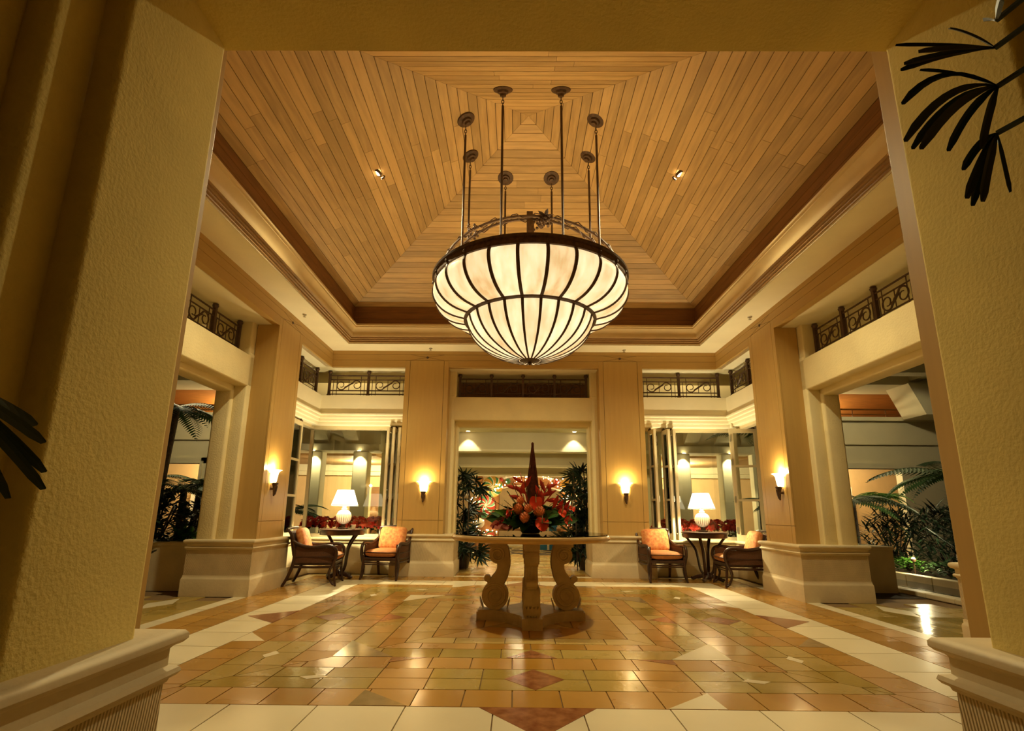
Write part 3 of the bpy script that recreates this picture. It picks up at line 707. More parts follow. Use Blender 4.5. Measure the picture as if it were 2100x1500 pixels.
for i in range(40):                 # airy fern sprays
    a = rnd.uniform(0, 2*PI); el = rnd.uniform(.15, 1.15); d = Vector((math.cos(a)*math.cos(el), math.sin(a)*math.cos(el)*.6, math.sin(el))); sp = MB(); l = rnd.uniform(.32, .52)
    b0 = Vector((0, 0, .10)); side = d.cross(Vector((0, 1, 0))).normalized()
    sp.tube([b0, b0+d*l], .003, 4)
    for j in range(4, 13):
        c = b0+d*l*j/13
        for s_ in (-1, 1): sp.quadleaf(c, c+(d*.5+side*s_*.85)*(.06*(1-j/18)), .012, seg=1)
    build('fern_spray', sp, 'fern', fl)
tw = MB()
for i in range(60):                 # woven twig spire
    a = rnd.uniform(0, 2*PI); z0 = rnd.uniform(.25, .70); r0 = .085*(1-(z0-.25)/.72); z1 = min(.915, z0+rnd.uniform(.15, .35)); r1 = max(.006, .085*(1-(z1-.25)/.70)); da = rnd.uniform(-1.2, 1.2)
    tw.tube([(.02+r0*math.cos(a), r0*math.sin(a), z0), (.02+(r0+r1)*.52*math.cos(a+da/2), (r0+r1)*.52*math.sin(a+da/2), (z0+z1)/2), (.02+r1*math.cos(a+da), r1*math.sin(a+da), z1)], .0035, 4)
tw.lathe([(.05, .22), (.06, .40), (.022, .68), (.012, .80), (.014, .905), (0, .92)], 10, c=(.02, 0, 0))
build('twig_spire', tw, 'twig', fl)
def heliconia(base, tip, n, label=None):
    b = MB(); base, tip = Vector(base), Vector(tip); d = (tip-base); b.tube([base, base+d*.5, tip], [.008, .007, .004], 5); u = d.normalized(); side = Vector((1, 0, 0)) if abs(u.x) < .8 else Vector((0, 0, 1)); side = (side-u*side.dot(u)).normalized()
    for i in range(n):
        c = base+d*(.35+.6*i/n); s_ = 1 if i % 2 else -1; l = .15*(1-.3*i/n)
        b.quadleaf(c, c+(u*.72+side*s_*.75)*l, .05*(1-.3*i/n), up=u.cross(side), seg=3, fold=.5)
    b.quadleaf(base+d*.9, tip+u*.05, .03); build('heliconia', b, 'heliconia', fl)
heliconia((-.03, -.08, .30), (-.10, -.10, .56), 3); heliconia((-.02, -.08, .24), (-.17, -.10, .50), 3); heliconia((.06, -.08, .24), (.18, -.10, .50), 4); heliconia((.05, -.09, .20), (.24, -.10, .42), 3)
heliconia((-.06, -.1, .15), (-.27, -.14, .14), 3); heliconia((.12, -.10, .18), (.38, -.12, .24), 4); heliconia((.1, -.1, .2), (.32, -.14, .29), 3)
def anthurium(c, r, nrm):
    b = MB(); nrm = Vector(nrm).normalized(); x = nrm.cross(Vector((0, 0, 1))).normalized(); y = x.cross(nrm); n = 22; vs = [Vector(c)+nrm*.0]
    for i in range(n):
        a = 2*PI*i/n; rr = r*(1.0-.28*math.cos(a)**8*(1 if math.cos(a) < 0 else 0)+.18*max(0, math.cos(a))**6); vs.append(Vector(c)+y*(-rr*math.cos(a))+x*(rr*.92*math.sin(a))+nrm*(.012+.01*math.sin(3*a)))
    b.add(vs, [(0, 1+i, 1+(i+1) % n) for i in range(n)]); o = build('anthurium', b, 'anthurium', fl, 60)
    build('spadix', MB().tube([Vector(c)+nrm*.004, Vector(c)+nrm*.045+y*.03, Vector(c)+nrm*.06+y*.06], [.007, .006, .003], 6), 'pale_stem', o)
anthurium((.045, -.23, .30), .07, (-.1, -1, .25)); anthurium((.10, -.29, .10), .072, (.1, -1, .45)); anthurium((-.21, -.18, .20), .04, (-.5, -1, .3)); anthurium((.30, -.18, .20), .045, (.4, -1, .5)); anthurium((.40, -.14, .24), .035, (.5, -1, .8))
anthurium((.355, -.18, .125), .045, (.6, -1, .2))
def protea(c, r, mt='protea'):
    o = build('protea', MB().sphere(c, r*.82, 12, 8, (1, 1, 1.1)), mt, fl, 60); b = MB(); c = Vector(c)
    for i in range(70):
        z = 1-2*(i+.5)/70; a = i*2.39996; q = Vector((math.sqrt(1-z*z)*math.cos(a), math.sqrt(1-z*z)*math.sin(a), z)); t_ = (Vector((0, 0, 1))-q*q.z); t_ = t_.normalized() if t_.length > .01 else Vector((1, 0, 0))
        b.quadleaf(c+q*r*.78-t_*r*.14, c+q*r*1.06+t_*r*.20, r*.42, up=q, seg=2)
    build('petal_scales', b, mt, o)
for c, r in (((-.13, -.22, .235), .058), ((-.105, -.20, .315), .042), ((-.03, -.25, .24), .044), ((-.065, -.27, .155), .054), ((.075, -.23, .21), .06)): protea(c, r)
gi = MB()
for i in range(26):                # hanging red ginger at the left
    t_ = i/25; c = Vector((-.20-.17*t_, -.18-.04*t_, .20-.13*t_)); a = i*2.4; gi.quadleaf(c, c+Vector((math.cos(a)*.035-.03, -.02, math.sin(a)*.03-.02)), .028, seg=2)
build('red_ginger', gi, 'heliconia', fl)
mat('pink_leaf', (.62, .16, .10), .4, .15, 10)
build('broad_leaf', MB().quadleaf((-.27, -.16, .10), (-.40, -.20, .065), .10, seg=5, up=Vector((0, -1, .4))), 'pink_leaf', fl); build('broad_leaf', MB().quadleaf((-.22, -.17, .07), (-.30, -.22, .05), .07, seg=5, up=Vector((0, -1, .4))), 'pink_leaf', fl)
build('broad_leaf', MB().quadleaf((.10, -.14, .10), (.12, -.24, .055), .08, seg=5, up=Vector((0, -1, .4))), 'leaf', fl); build('broad_leaf', MB().quadleaf((.34, -.10, .14), (.46, -.12, .13), .10, seg=5, up=Vector((0, -1, .4))), 'leaf', fl)
for i in range(5): build('grass_blade', MB().quadleaf((.22, -.08, .10), (.40+.02*i, -.1, (.20-.035*i)), .012, droop=.03, seg=4), 'leaf_bright' if i == 4 else 'leaf', fl)
# ------------------------------------------------------------------ lamp tables, lamps, cup
def lamp_table(loc, rz, label):
    t = empty('side_table', loc, rz); tag(t, label, 'table', 'round walnut lamp tables')
    build('table_top', MB().lathe([(0, .71), (.33, .71), (.352, .716), (.36, .726), (.352, .735), (0, .735)], 48), 'walnut', t, 40)
    build('apron', MB().lathe([(.325, .645), (.335, .65), (.335, .712), (.31, .712), (.31, .645), (.325, .645)], 48, cap=False), 'walnut', t, 40)
    for k in range(4):
        a = k*PI/2+PI/4; p = curve([(.30, 0, .66), (.235, 0, .58), (.155, 0, .46), (.125, 0, .32), (.10, 0, .17), (.05, 0, .085)], 18)
        build('leg', MB().tube([(q.x*math.cos(a), q.x*math.sin(a), q.z) for q in p], [.026]*19, 6, .75), 'walnut', t, 40)
        f = curve([(.03, 0, .075), (.10, 0, .065), (.17, 0, .05), (.215, 0, .028), (.24, 0, .034), (.235, 0, .05)], 14)
        build('foot', MB().tube([(q.x*math.cos(a), q.x*math.sin(a), q.z) for q in f], [.028, .03, .03, .03, .03, .028, .028, .027, .026, .026, .024, .022, .018, .014, .01], 7).sphere((.215*math.cos(a), .215*math.sin(a), .024), .024, 8, 5), 'walnut', t, 40)
    build('hub', MB().lathe([(0, .03), (.07, .03), (.085, .06), (.07, .10), (.05, .13), (0, .13)], 16), 'walnut', t, 40)
    return t
def table_lamp(loc, label):
    t = empty('table_lamp', loc); tag(t, label, 'lamp', 'ribbed glass table lamps')
    build('base', MB().lathe([(0, 0), (.072, 0), (.075, .012), (.055, .02), (.035, .028), (.03, .06), (.04, .075), (0, .075)], 24), 'bronze', t, 40)
    gl = build('glass_globe', MB().sphere((0, 0, .185), .108, 40, 18, (1, 1, 1.03)), 'lit_lamp_base', t, 60)
    for k in range(20):
        a = 2*PI*k/20; build('glass_rib', MB().tube([(.109*math.cos(q)*math.cos(a), .109*math.cos(q)*math.sin(a), .185+.112*math.sin(q)) for q in [-1.25+2.5*j/12 for j in range(13)]], [.003+.005*math.sin(PI*j/12) for j in range(13)], 5), 'porcelain', gl, 60)
    build('neck', MB().lathe([(.03, .285), (.042, .30), (.042, .315), (.024, .33), (.03, .345), (.012, .36), (.008, .44), (0, .44)], 20), 'lit_lamp_base', t, 40)
    build('shade', MB().lathe([(.207, .36), (.125, .605)], 48, cap=False), 'lit_shade', t, 60)
    build('shade_rim', MB().lathe([(.209, .355), (.211, .36), (.209, .366), (.205, .36), (.209, .355)], 48, cap=False).lathe([(.126, .60), (.128, .605), (.126, .609), (.122, .605), (.126, .60)], 48, cap=False), 'porcelain', t)
    build('harp', MB().tube([(-.04, 0, .44), (-.04, 0, .54), (0, 0, .60), (.04, 0, .54), (.04, 0, .44)], .004, 6).tube([(-.126, 0, .60), (.126, 0, .60)], .003, 5), 'bronze', t)
    lamp('lamp_bulb', 'POINT', (0, 0, .47), 90, PALE, t, .035)
lamp_table((-2.83, 8.32, 0), .35, 'round walnut table under the lamp, with a cup on it')
lamp_table((2.86, 8.42, 0), .2, 'round walnut table in front of the open glass leaf')
table_lamp((-2.82, 8.30, .735), 'lit table lamp with ribbed glass globe, beside the small cup')
table_lamp((2.84, 8.42, .735), 'lit table lamp with ribbed glass globe, before the open glass leaf')
cup = build('cup', MB().lathe([(0, 0), (.024, 0), (.034, .062), (.037, .064), (.037, .07), (.032, .07), (.023, .006), (0, .006)], 20), 'porcelain', None, 40, (-2.60, 8.12, .7355)); tag(cup, 'small white cup standing on the lamp table', 'cup')
# ------------------------------------------------------------------ armchairs
def make_chair():
    t = empty('armchair')
    for s in (-1, 1):
        rp = curve([(s*.275, -.40, 0), (s*.262, -.335, .13), (s*.255, -.285, .29), (s*.255, -.275, .42), (s*.26, -.30, .58), (s*.27, -.345, .70), (s*.275, -.385, .745)], 22)
        build('rear_leg', MB().tube(rp, [.019+.006*math.sin(PI*i/22) for i in range(23)], 8), 'walnut', t, 50)
        fp = curve([(s*.285, .30, 0), (s*.268, .275, .14), (s*.262, .262, .30), (s*.262, .26, .36)], 12)
        build('front_leg', MB().tube(fp, [.014+.010*i/12 for i in range(13)], 8), 'walnut', t, 50)
        ap = curve([(s*.262, -.31, .60), (s*.285, -.18, .535), (s*.295, -.02, .515), (s*.295, .12, .53), (s*.295, .22, .525), (s*.292, .275, .48), (s*.288, .285, .40), (s*.285, .255, .30), (s*.28, .215, .22), (s*.275, .205, .14), (s*.28, .245, .05), (s*.285, .285, .02)], 40)
        build('arm', MB().tube(ap, [.024]*24+[.020]*8+[.015]*9, 8), 'walnut', t, 50)
        vs = []
        for i in range(13):
            y = -.28+.54*i/12; zt = .525+.02*math.sin(i*.5)-(.03 if i in (0,) else 0); x = s*(.258+.03*math.sin(PI*i/12))
            vs += [(x-s*.010, y, .31), (x-s*.010, y, zt), (x+s*.004, y, zt), (x+s*.004, y, .31)]
        fs = []
        for i in range(12):
            a = 4*i; b_ = a+4; fs += [(a, b_, b_+1, a+1), (a+1, b_+1, b_+2, a+2), (a+2, b_+2, b_+3, a+3), (a+3, b_+3, b_, a)]
        build('cane_side', MB().add(vs, fs), 'cane', t)
        build('side_rail', MB().tube([(s*.262, -.28, .385), (s*.29, 0, .385), (s*.288, .27, .385)], .011, 6).tube([(s*.262, -.28, .255), (s*.28, 0, .25), (s*.268, .26, .255)], .016, 6), 'walnut', t, 50)
    build('back_panel', MB().add([(-.25, -.29, .40), (.25, -.29, .40), (.255, -.36, .73), (-.255, -.36, .73), (-.25, -.305, .40), (.25, -.305, .40), (.255, -.375, .73), (-.255, -.375, .73)], [(0, 1, 2, 3), (7, 6, 5, 4), (0, 4, 5, 1), (1, 5, 6, 2), (2, 6, 7, 3), (3, 7, 4, 0)]), 'cane', t)
    build('top_rail', MB().tube(curve([(-.285, -.395, .755), (-.14, -.385, .768), (0, -.382, .770), (.14, -.385, .768), (.285, -.395, .755)], 16), .019, 8), 'walnut', t, 50)
    build('seat_frame', MB().bbox(-.268, .268, -.285, .28, .275, .325, .012, 2), 'walnut', t)
    build('front_rail', MB().tube([(-.26, .268, .25), (.26, .268, .25)], .010, 6).tube([(-.26, .272, .225), (.26, .272, .225)], .008, 6), 'walnut', t, 50)
    c = build('seat_cushion', MB().pillow((0, .03, .385), .262, .285, .068, .35, 12), 'seat_fabric', t, 60)
    build('piping', MB().tube([(.262*math.copysign(abs(math.cos(a))**.35, math.cos(a)), .03+.285*math.copysign(abs(math.sin(a))**.35, math.sin(a)), .40) for a in [2*PI*i/48 for i in range(49)]], .006, 5), 'walnut', c)
    M = Matrix.Rotation(math.radians(106), 3, 'X')
    build('back_cushion', MB().pillow((0, -.225, .59), .222, .185, .072, .32, 12, M), 'floral_fabric', t, 60)
    return t
proto = make_chair()
for i, (x, y, a, lab) in enumerate(((-2.92, 7.66, -82, 'dark cane armchair seen from its side in front of the tree fern side wall'), (-2.13, 8.38, 172, 'cane armchair facing forward between the cup table and the left back sconce'),
                               (2.15, 8.40, 185, 'cane armchair facing forward below the right back sconce'), (3.16, 7.92, 86, 'dark cane armchair turned sideways beside the pool side wall'))):
    o = proto if i == 0 else copy_tree(proto)
    o.location = (x, y, 0); o.rotation_euler = (0, 0, math.radians(a)); tag(o, lab, 'armchair', 'cane armchairs with orange cushions')
# ------------------------------------------------------------------ plants
def frond_mesh(L, wid, n, droop, leaf_w, thick=.006, drape=.3):
    """pinnate frond growing along +x, arching down; leaflets both sides"""
    b = MB(); pts = []
    for i in range(n+1):
        t = i/n; pts.append(Vector((L*t*(1-.12*t), 0, L*(.32*t-droop*t*t))))
    b.tube(pts, [thick*(1-.8*i/n) for i in range(n+1)], 5)
    for i in range(2, n+1):
        t = i/n; l = wid*math.sin(PI*min(1, .10+.92*t))**.7
        for s in (-1, 1):
            c = pts[i]; b.quadleaf(c, c+Vector((l*.45, s*l, -l*drape)), leaf_w, seg=2, droop=l*.15)
    return b
def fan_mesh(nb, L, spread, wid, droop=.12):
    """fan leaf of strap blades; hub at origin, facing along +x"""
    b = MB()
    for i in range(nb):
        a = -spread/2+spread*i/(nb-1); l = L*(1-.25*abs(i/(nb-1)-.5)*2)
        b.quadleaf((0, 0, 0), (l*math.cos(a), l*math.sin(a), .04*math.sin(i*2.1)), wid, droop=droop*L, seg=5, fold=.25)
    return b
FAN = [fan_mesh(10, .30, 3.8, .040).mesh('fan'), fan_mesh(9, .27, 3.4, .038, .3).mesh('fan')]
def fan_palm(loc, h, n, label, seed, group=None, spread=.25, scale=1.0, stems=5, mt='leaf_dark', xlim=None):
    r = random.Random(seed); t = empty('fan_palm', loc); tag(t, label, 'palm', group)
    st = []
    for i in range(stems):
        x, y = r.uniform(-spread, spread)*.5, r.uniform(-spread, spread)*.5; hh = h*r.uniform(.75, 1)
        st.append((x, y, hh)); build('stem', MB().tube([(x, y, 0), (x+r.uniform(-.04, .04), y, hh*.5), (x*1.3, y*1.3, hh)], .011, 6), 'trunk', t)
    build('pot', MB().lathe([(0, 0), (.13, 0), (.19, .26), (.20, .30), (.17, .30), (.16, .26), (0, .25)], 20), 'black_pot', t, 40)
    for i in range(n):
        x, y, hh = st[i % stems]; z = hh*r.uniform(.12, 1.0); a = r.uniform(0, 2*PI); o = put('fan_leaf', FAN[i % 2], mt, t, (x+spread*.55*math.cos(a), y+spread*.55*math.sin(a), z), (r.uniform(-1.3, 1.3), r.uniform(-.5, .5), a)); o.scale = (scale,)*3
        if not o.data.materials: o.data.materials.append(MATS[mt])
    return t
fan_palm((-1.12, 9.95, 0), 1.85, 120, 'dense fan palm at the passage edge, left of the flowers', 1, 'passage fan palms', .42, 1.05, 7)
fan_palm((1.20, 9.95, 0), 2.1, 125, 'dense fan palm at the passage edge, right of the flowers', 2, 'passage fan palms', .42, 1.05, 7)
# palm beside the camera, its fronds reaching in front of the plaster reveal
np_ = empty('fan_palm', (1.06, .60, 0)); tag(np_, 'dark fan palm fronds hanging before the entrance reveal', 'palm')
build('stem', MB().tube([(0, 0, 0), (.01, .03, 1.2), (.02, .06, 2.1)], .016, 8), 'trunk', np_)
BL = [((0.968, 1.0, 1.959), [(0.731, 0.984, 1.897, 0.246), (0.722, 0.984, 1.802, 0.205), (0.735, 0.984, 1.783, 0.164), (0.753, 0.984, 1.783, 0.131), (0.811, 0.984, 1.778, 0.098), (0.884, 0.984, 1.784, 0.041), (0.784, 0.984, 1.986, 0.049)]),
      ((0.982, 1.0, 2.064), [(0.74, 0.984, 2.054, 0.016), (0.753, 0.984, 2.003, 0.033), (0.742, 0.984, 1.986, 0.049), (0.791, 0.984, 2.036, 0.025), (0.869, 0.984, 2.102, 0.041)]),
      ((0.999, 1.0, 2.142), [(0.954, 0.984, 2.123, 0.016), (1.005, 0.984, 2.187, 0.016)]),
      ((0.942, 1.0, 1.835), [(0.835, 0.984, 1.731, 0.066), (0.83, 0.984, 1.663, 0.041), (0.839, 0.984, 1.645, 0.033), (0.862, 0.984, 1.656, 0.033), (0.925, 0.984, 1.677, 0.016)])]
def strap(b, p0, p1, wid, bow):
    """curved strap blade with parallel sides and a blunt tip"""
    p0, p1 = Vector(p0), Vector(p1); mid = (p0+p1)/2+Vector((0, 0, bow*.45)); vs = []; fs = []; n = 9
    for i in range(n+1):
        t = i/n; c = p0*(1-t)**2+mid*(2*t*(1-t))+p1*t*t; d = ((mid-p0)*(1-t)+(p1-mid)*t).normalized(); sd = d.cross(Vector((.15, -1, .25))).normalized(); hw = wid*.5*min(1, .25+2.2*t)*(.55 if i == n else 1)
        vs += [c-sd*hw, c+Vector((0, .004, 0)), c+sd*hw]
    for i in range(n): a = 3*i; fs += [(a, a+1, a+4, a+3), (a+1, a+2, a+5, a+4)]
    b.add(vs, fs)
for hub, tips in BL:
    b = MB(); h_ = Vector(hub)-Vector((1.06, .60, 0))
    for q, (x, y, z, bow) in enumerate(tips):
        k_ = 1+(.10, -.06, .04, -.09, .07, -.03, .12)[q % 7]         # blades fan out towards and away from the wall
        k_ = min(k_, 1.06); strap(b, h_, (CAMX+(x-CAMX)*k_-1.06, y*k_-.60, 1+(z-1)*k_), .018, bow)
    fn = build('fan_leaf', b, 'leaf_dark', np_)  # near-black green holds the shade of the back-lit blades
    build('stalk', MB().tube([h_, ((h_.x+.02)/2, (h_.y+.06)/2, h_.z+.0), (.02, .06, 2.0)], .007, 6), 'leaf_dark', fn)
lp = empty('fan_palm', (-1.08, .52, 0)); tag(lp, 'dark fan palm mostly out of view beside the stucco reveal', 'palm')
build('stem', MB().tube([(0, 0, 0), (.0, .03, .8), (-.01, .06, 1.25)], .016, 8), 'trunk', lp)
b = MB()
for tp in ((-1.105, 1.06, 1.135), (-1.10, 1.07, 1.075), (-1.095, 1.07, 1.04), (-1.12, 1.05, 1.17), (-1.125, 1.03, 1.02)):
    strap(b, (-1.13+1.08, .86-.52, 1.22), (tp[0]+1.08, tp[1]-.52, tp[2]), .02, .04)
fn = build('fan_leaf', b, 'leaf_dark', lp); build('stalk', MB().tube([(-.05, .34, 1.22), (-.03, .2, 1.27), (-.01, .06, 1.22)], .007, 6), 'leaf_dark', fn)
# poinsettias outside the corner windows
def poinsettia():
    t = empty('poinsettia'); r = random.Random(11)
    build('stem', MB().tube([(0, 0, -.28), (0, 0, .12)], .010, 5), 'trunk', t)
    for i in range(9):
        a = i*.7; build('leaf', MB().quadleaf((.02*math.cos(a), .02*math.sin(a), -.12+.027*i), (.14*math.cos(a), .14*math.sin(a), -.11+.026*i), .085, droop=.05, seg=3), 'leaf', t)
    for k0 in range(11):                    # flower heads over a dome, each facing outwards
        el = (1.5, .9, .9, .9, .9, .35, .35, .35, .35, .35, .35)[k0]; az = k0*1.31+.4; q = Vector((math.cos(el)*math.cos(az), math.cos(el)*math.sin(az), math.sin(el)))
        c = Vector((0, 0, -.01))+Vector((q.x*.115, q.y*.115, q.z*.19)); x_ = q.cross(Vector((.3, .1, 1))).normalized(); y2 = q.cross(x_); b = MB()
        for k in range(10):
            a = k*2*PI/10; l = .062 if k % 2 else .085; b.quadleaf(c, c+x_*(l*math.cos(a))+y2*(l*math.sin(a))+q*(.018 if k % 2 else 0), .046, up=q, seg=3)
        build('bract', b, 'poinsettia', t)
    return t
pp = poinsettia(); first = True
ORD = 'first second third fourth fifth sixth seventh eighth ninth tenth'.split()
spots = [(-3.78+.155*i, 9.34+.12*(i % 2), .728, -1) for i in range(10)]+[(2.385+.155*i, 9.34+.12*(i % 2), .728, 1) for i in range(10)]
for i, (x, y, z, s) in enumerate(spots):
    o = pp if first else copy_tree(pp); first = False
    o.location = (x, y, z); o.rotation_euler = (0, 0, random.uniform(0, 6)); k_ = random.uniform(.9, 1.1); o.scale = (k_, k_, random.uniform(.98, 1.02))
    tag(o, 'red poinsettia behind the cup table window, %s from the corner by the tree fern wall' % ORD[i] if s < 0 else 'red poinsettia behind the open glass leaf window, %s from the right sconce pier' % ORD[i-10], 'poinsettia', 'poinsettias by the cup table' if s < 0 else 'poinsettias by the open glass leaf')
for i, (x, y, z, lab) in enumerate(((-4.48, 7.9, .785, 'small red poinsettia on the planter at the tree fern opening'), (4.48, 8.1, .785, 'small red poinsettia on the planter at the pool opening'))):
    o = copy_tree(pp); o.location = (x, y, z); o.rotation_euler = (0, 0, i*1.3); o.scale = (1, 1, 1); tag(o, lab, 'poinsettia', 'garden poinsettias')
# tree ferns
FR = frond_mesh(1.15, .24, 22, .50, .050).mesh('frond'); FR2 = frond_mesh(.9, .19, 20, .62, .045).mesh('frond'); FR3 = frond_mesh(.55, .12, 16, .7, .032).mesh('frond')
def tree_fern(loc, h, n, label, seed, lean=(0, 0), fr=None, tr=.055, mt='fern', scale=1.0, bare=False, group=None):
    r = random.Random(seed); t = empty('tree_fern', loc); tag(t, label, 'fern', group); top = Vector((lean[0], lean[1], h))
    pts = [Vector((0, 0, 0)), Vector((lean[0]*.3, lean[1]*.3, h*.5)), top]; tk = MB().tube(curve(pts, 14), [tr*(1.1-.3*i/14) for i in range(15)], 9)
    for i in range(50 if not bare else 0):
        q = i/50; c = Vector((lean[0]*q*q, lean[1]*q*q, h*q)); a = i*2.4; tk.quadleaf(c+Vector((math.cos(a)*tr*.8, math.sin(a)*tr*.8, 0)), c+Vector((math.cos(a)*tr*1.5, math.sin(a)*tr*1.5, .05)), .02, seg=1)
    build('trunk', tk, 'trunk' if not bare else 'pale_stem', t, 50)
    for i in range(n):
        a = 2*PI*i/n+r.uniform(-.2, .2); o = put('frond', fr or (FR, FR2)[i % 2], mt, t, top, (0, r.uniform(-.35, .25), a)); k_ = scale*r.uniform(.85, 1.15); o.scale = (k_, k_, k_)
        if not o.data.materials: o.data.materials.append(MATS[mt])
    return t
tree_fern((-5.66, 8.02, 0), 2.62, 11, 'tall tree fern with a dark leaning trunk by the side opening', 3, (.05, .1), tr=.085, scale=1.0)
tree_fern((-5.05, 7.75, .2), 1.10, 11, 'low bushy fern above the planter in the side opening', 4, (0, 0), scale=.62)
tree_fern((-5.9, 9.4, .0), 1.45, 12, 'fern seen through the window beyond the poinsettias and the lamp', 5, (.1, 0), scale=.95)
tree_fern((-4.55, 10.3, .0), 1.0, 12, 'spreading fern directly behind the poinsettias by the cup table', 6, (0, 0), scale=.85)
tree_fern((6.75, 8.35, 0), 1.65, 13, 'large feathery tree fern overhanging the pool garden', 7, (.1, 0), scale=1.05)
tree_fern((5.55, 8.9, 0), 1.25, 12, 'dark tree fern beside the planter in the pool garden', 8, (0, 0), scale=.85)
tree_fern((4.35, 9.6, 0), 2.5, 9, 'tall tree fern seen through the open glass leaf', 9, (.05, 0), tr=.06, scale=.85)
tree_fern((4.75, 9.7, 0), 1.15, 10, 'low fern seen through the open glass leaf panes', 10, (0, 0), scale=.7)
for i, (x, y) in enumerate(((6.50, 9.62), (6.58, 9.66), (6.67, 9.60))):
    tree_fern((x, y, .95), .42, 7, 'pale stemmed little fern in the pool garden, %s of the three' % ('leftmost', 'middle one', 'rightmost')[i], 20+i, (.02*(i-1), 0), FR3, .010, 'leaf_bright', .8, True, 'pale stemmed ferns')
def shrub(loc, rx, ry, h, n, label, mt, seed, lw=.06, ll=.16, name='shrub', cat='shrub', group=None):
    r = random.Random(seed); t = empty(name, loc); tag(t, label, cat, group); b = MB(); st = MB()
    for i in range(n):
        a = r.uniform(0, 2*PI); q = math.sqrt(r.random()); z = h*r.random()**.7; k_ = math.sqrt(max(.05, 1-(z/h)**2*.7)); c = Vector((rx*q*math.cos(a)*k_, ry*q*math.sin(a)*k_, z)); a2 = r.uniform(0, 2*PI); l = ll*r.uniform(.6, 1.3)
        b.quadleaf(c, c+Vector((l*math.cos(a2), l*math.sin(a2), l*r.uniform(-.1, .9))), lw, droop=.03, seg=2)
    for i in range(7): a = i*.9; st.tube([(0, 0, 0), (rx*.3*math.cos(a), ry*.3*math.sin(a), h*.4), (rx*.6*math.cos(a), ry*.6*math.sin(a), h*.8)], .012, 5)
    build('foliage', b, mt, t); build('stem', st, 'trunk', t); return t
shrub((-5.05, 7.15, .25), .45, .5, 1.0, 700, 'dark leafy shrub behind the planter in the side opening', 'leaf_dark', 31)
shrub((-5.0, 8.0, .3), .4, .4, .8, 420, 'dark shrub beside the red flower in the side opening', 'leaf_dark', 32)
shrub((-4.66, 7.36, .50), .18, .22, .20, 60, 'bright green broad leaved plant spilling over the planter', 'leaf_bright', 33, .07, .2)
for i, (x, y, h, lab) in enumerate(((6.85, 8.0, .95, 'tall dark hedge bush by the pool, nearest the entrance'), (7.0, 8.9, .95, 'tall dark hedge bush behind the pool spotlight'), (6.75, 9.7, .9, 'tall dark hedge bush behind the planter'), (7.8, 8.9, 1.3, 'dark bush rising behind the pool hedge'))):
    shrub((x, y, .15), .55, .55, h, 700, lab, 'leaf_dark', 40+i, .04, .25, 'hedge_bush')
shrub((6.38, 8.95, .12), .22, .28, .2, 260, 'bright yellow green groundcover lit by the garden spotlight', 'leaf_bright', 50, .05, .09)
shrub((6.48, 8.25, .12), .26, .55, .18, 420, 'low reddish groundcover along the pool coping', 'fern', 51, .04, .08)
shrub((4.72, 8.05, .50), .15, .2, .28, 60, 'upright strap leaved plant on the planter in the pool opening', 'leaf', 52, .06, .3)
shrub((4.55, 7.55, .50), .2, .16, .08, 60, 'bright green creeper edging the planter in the pool opening', 'leaf_bright', 53, .05, .09)
# ------------------------------------------------------------------ garden ground, planters, pool
gd = build('ground', MB().box(-14, -3.7, 6.85, 13.2, -.06, .0).box(3.7, 14, 6.85, 13.2, -.06, 0).box(-14, -6.2, -2, 6.85, -.06, 0).box(6.2, 14, -2, 6.85, -.06, 0).box(-14, 14, 13.2, 16, -.06, 0), 'soil'); tag(gd, 'dark planted garden ground outside the lobby', kind='structure')
for x0, x1, y0, y1, lab in ((-5.35, -4.18, 6.86, 8.2, 'stone planter wall beyond the tree fern opening'), (4.18, 4.99, 7.30, 8.5, 'stone planter wall beyond the pool garden opening')):
    t = empty('planter', ((x0+x1)/2, (y0+y1)/2, 0)); tag(t, lab, 'planter'); a, b_ = (x1-x0)/2, (y1-y0)/2
    build('wall', MB().rect(-a, a, -b_, b_, [(0, 0), (0, .55), (-.14, .55), (-.14, .40)], False), 'stone', t); build('coping', MB().rect(-a, a, -b_, b_, [(0, .55), (.01, .555), (.012, .59), (0, .60), (-.15, .60), (-.15, .55)], False), 'stone', t)
    build('soil', MB().box(-a+.14, a-.14, -b_+.14, b_-.14, .3, .50), 'soil', t)
for x0, x1, lab in ((-3.9, -2.2, 'window planter holding the poinsettias by the cup table'), (2.2, 3.9, 'window planter holding the poinsettias by the open glass leaf')):
    t = build('planter_box', MB().box(x0, x1, 9.22, 9.6, 0, .44), 'soil'); tag(t, lab, 'planter')
pl = build('pool', MB().box(5.206, 6.014, 6.2, 9.6, -.05, .02), 'water'); tag(pl, 'dark still pool water beside the terrace', 'pool', kind='thing')
cp = empty('pool_coping', (0, 0, 0)); tag(cp, 'pale stone coping edging the dark pool', 'coping')
for i in range(8): build('coping_stone', MB().bbox(5.02, 5.20, 6.0+i*.44, 6.435+i*.44, 0, .06, .012), 'stone', cp)
for i in range(5): build('coping_stone', MB().bbox(6.02, 6.16, 7.0+i*.52, 7.515+i*.52, .0, .12, .012), 'stone', cp)
sp = empty('garden_spotlight', (6.21, 8.60, 0)); tag(sp, 'small bright garden spotlight at the planter corner', 'spotlight')
build('stake', MB().tube([(0, 0, 0), (0, 0, .30)], .01, 6), 'bronze', sp); build('head', MB().lathe([(0, .30), (.03, .30), (.038, .34), (.03, .345)], 12), 'bronze', sp); build('lens', MB().sphere((0, 0, .345), .026, 10, 6), 'fairy_bulb', sp)
lamp('garden_beam', 'POINT', (0.0, -.06, .40), 14, PALE, sp, .03)
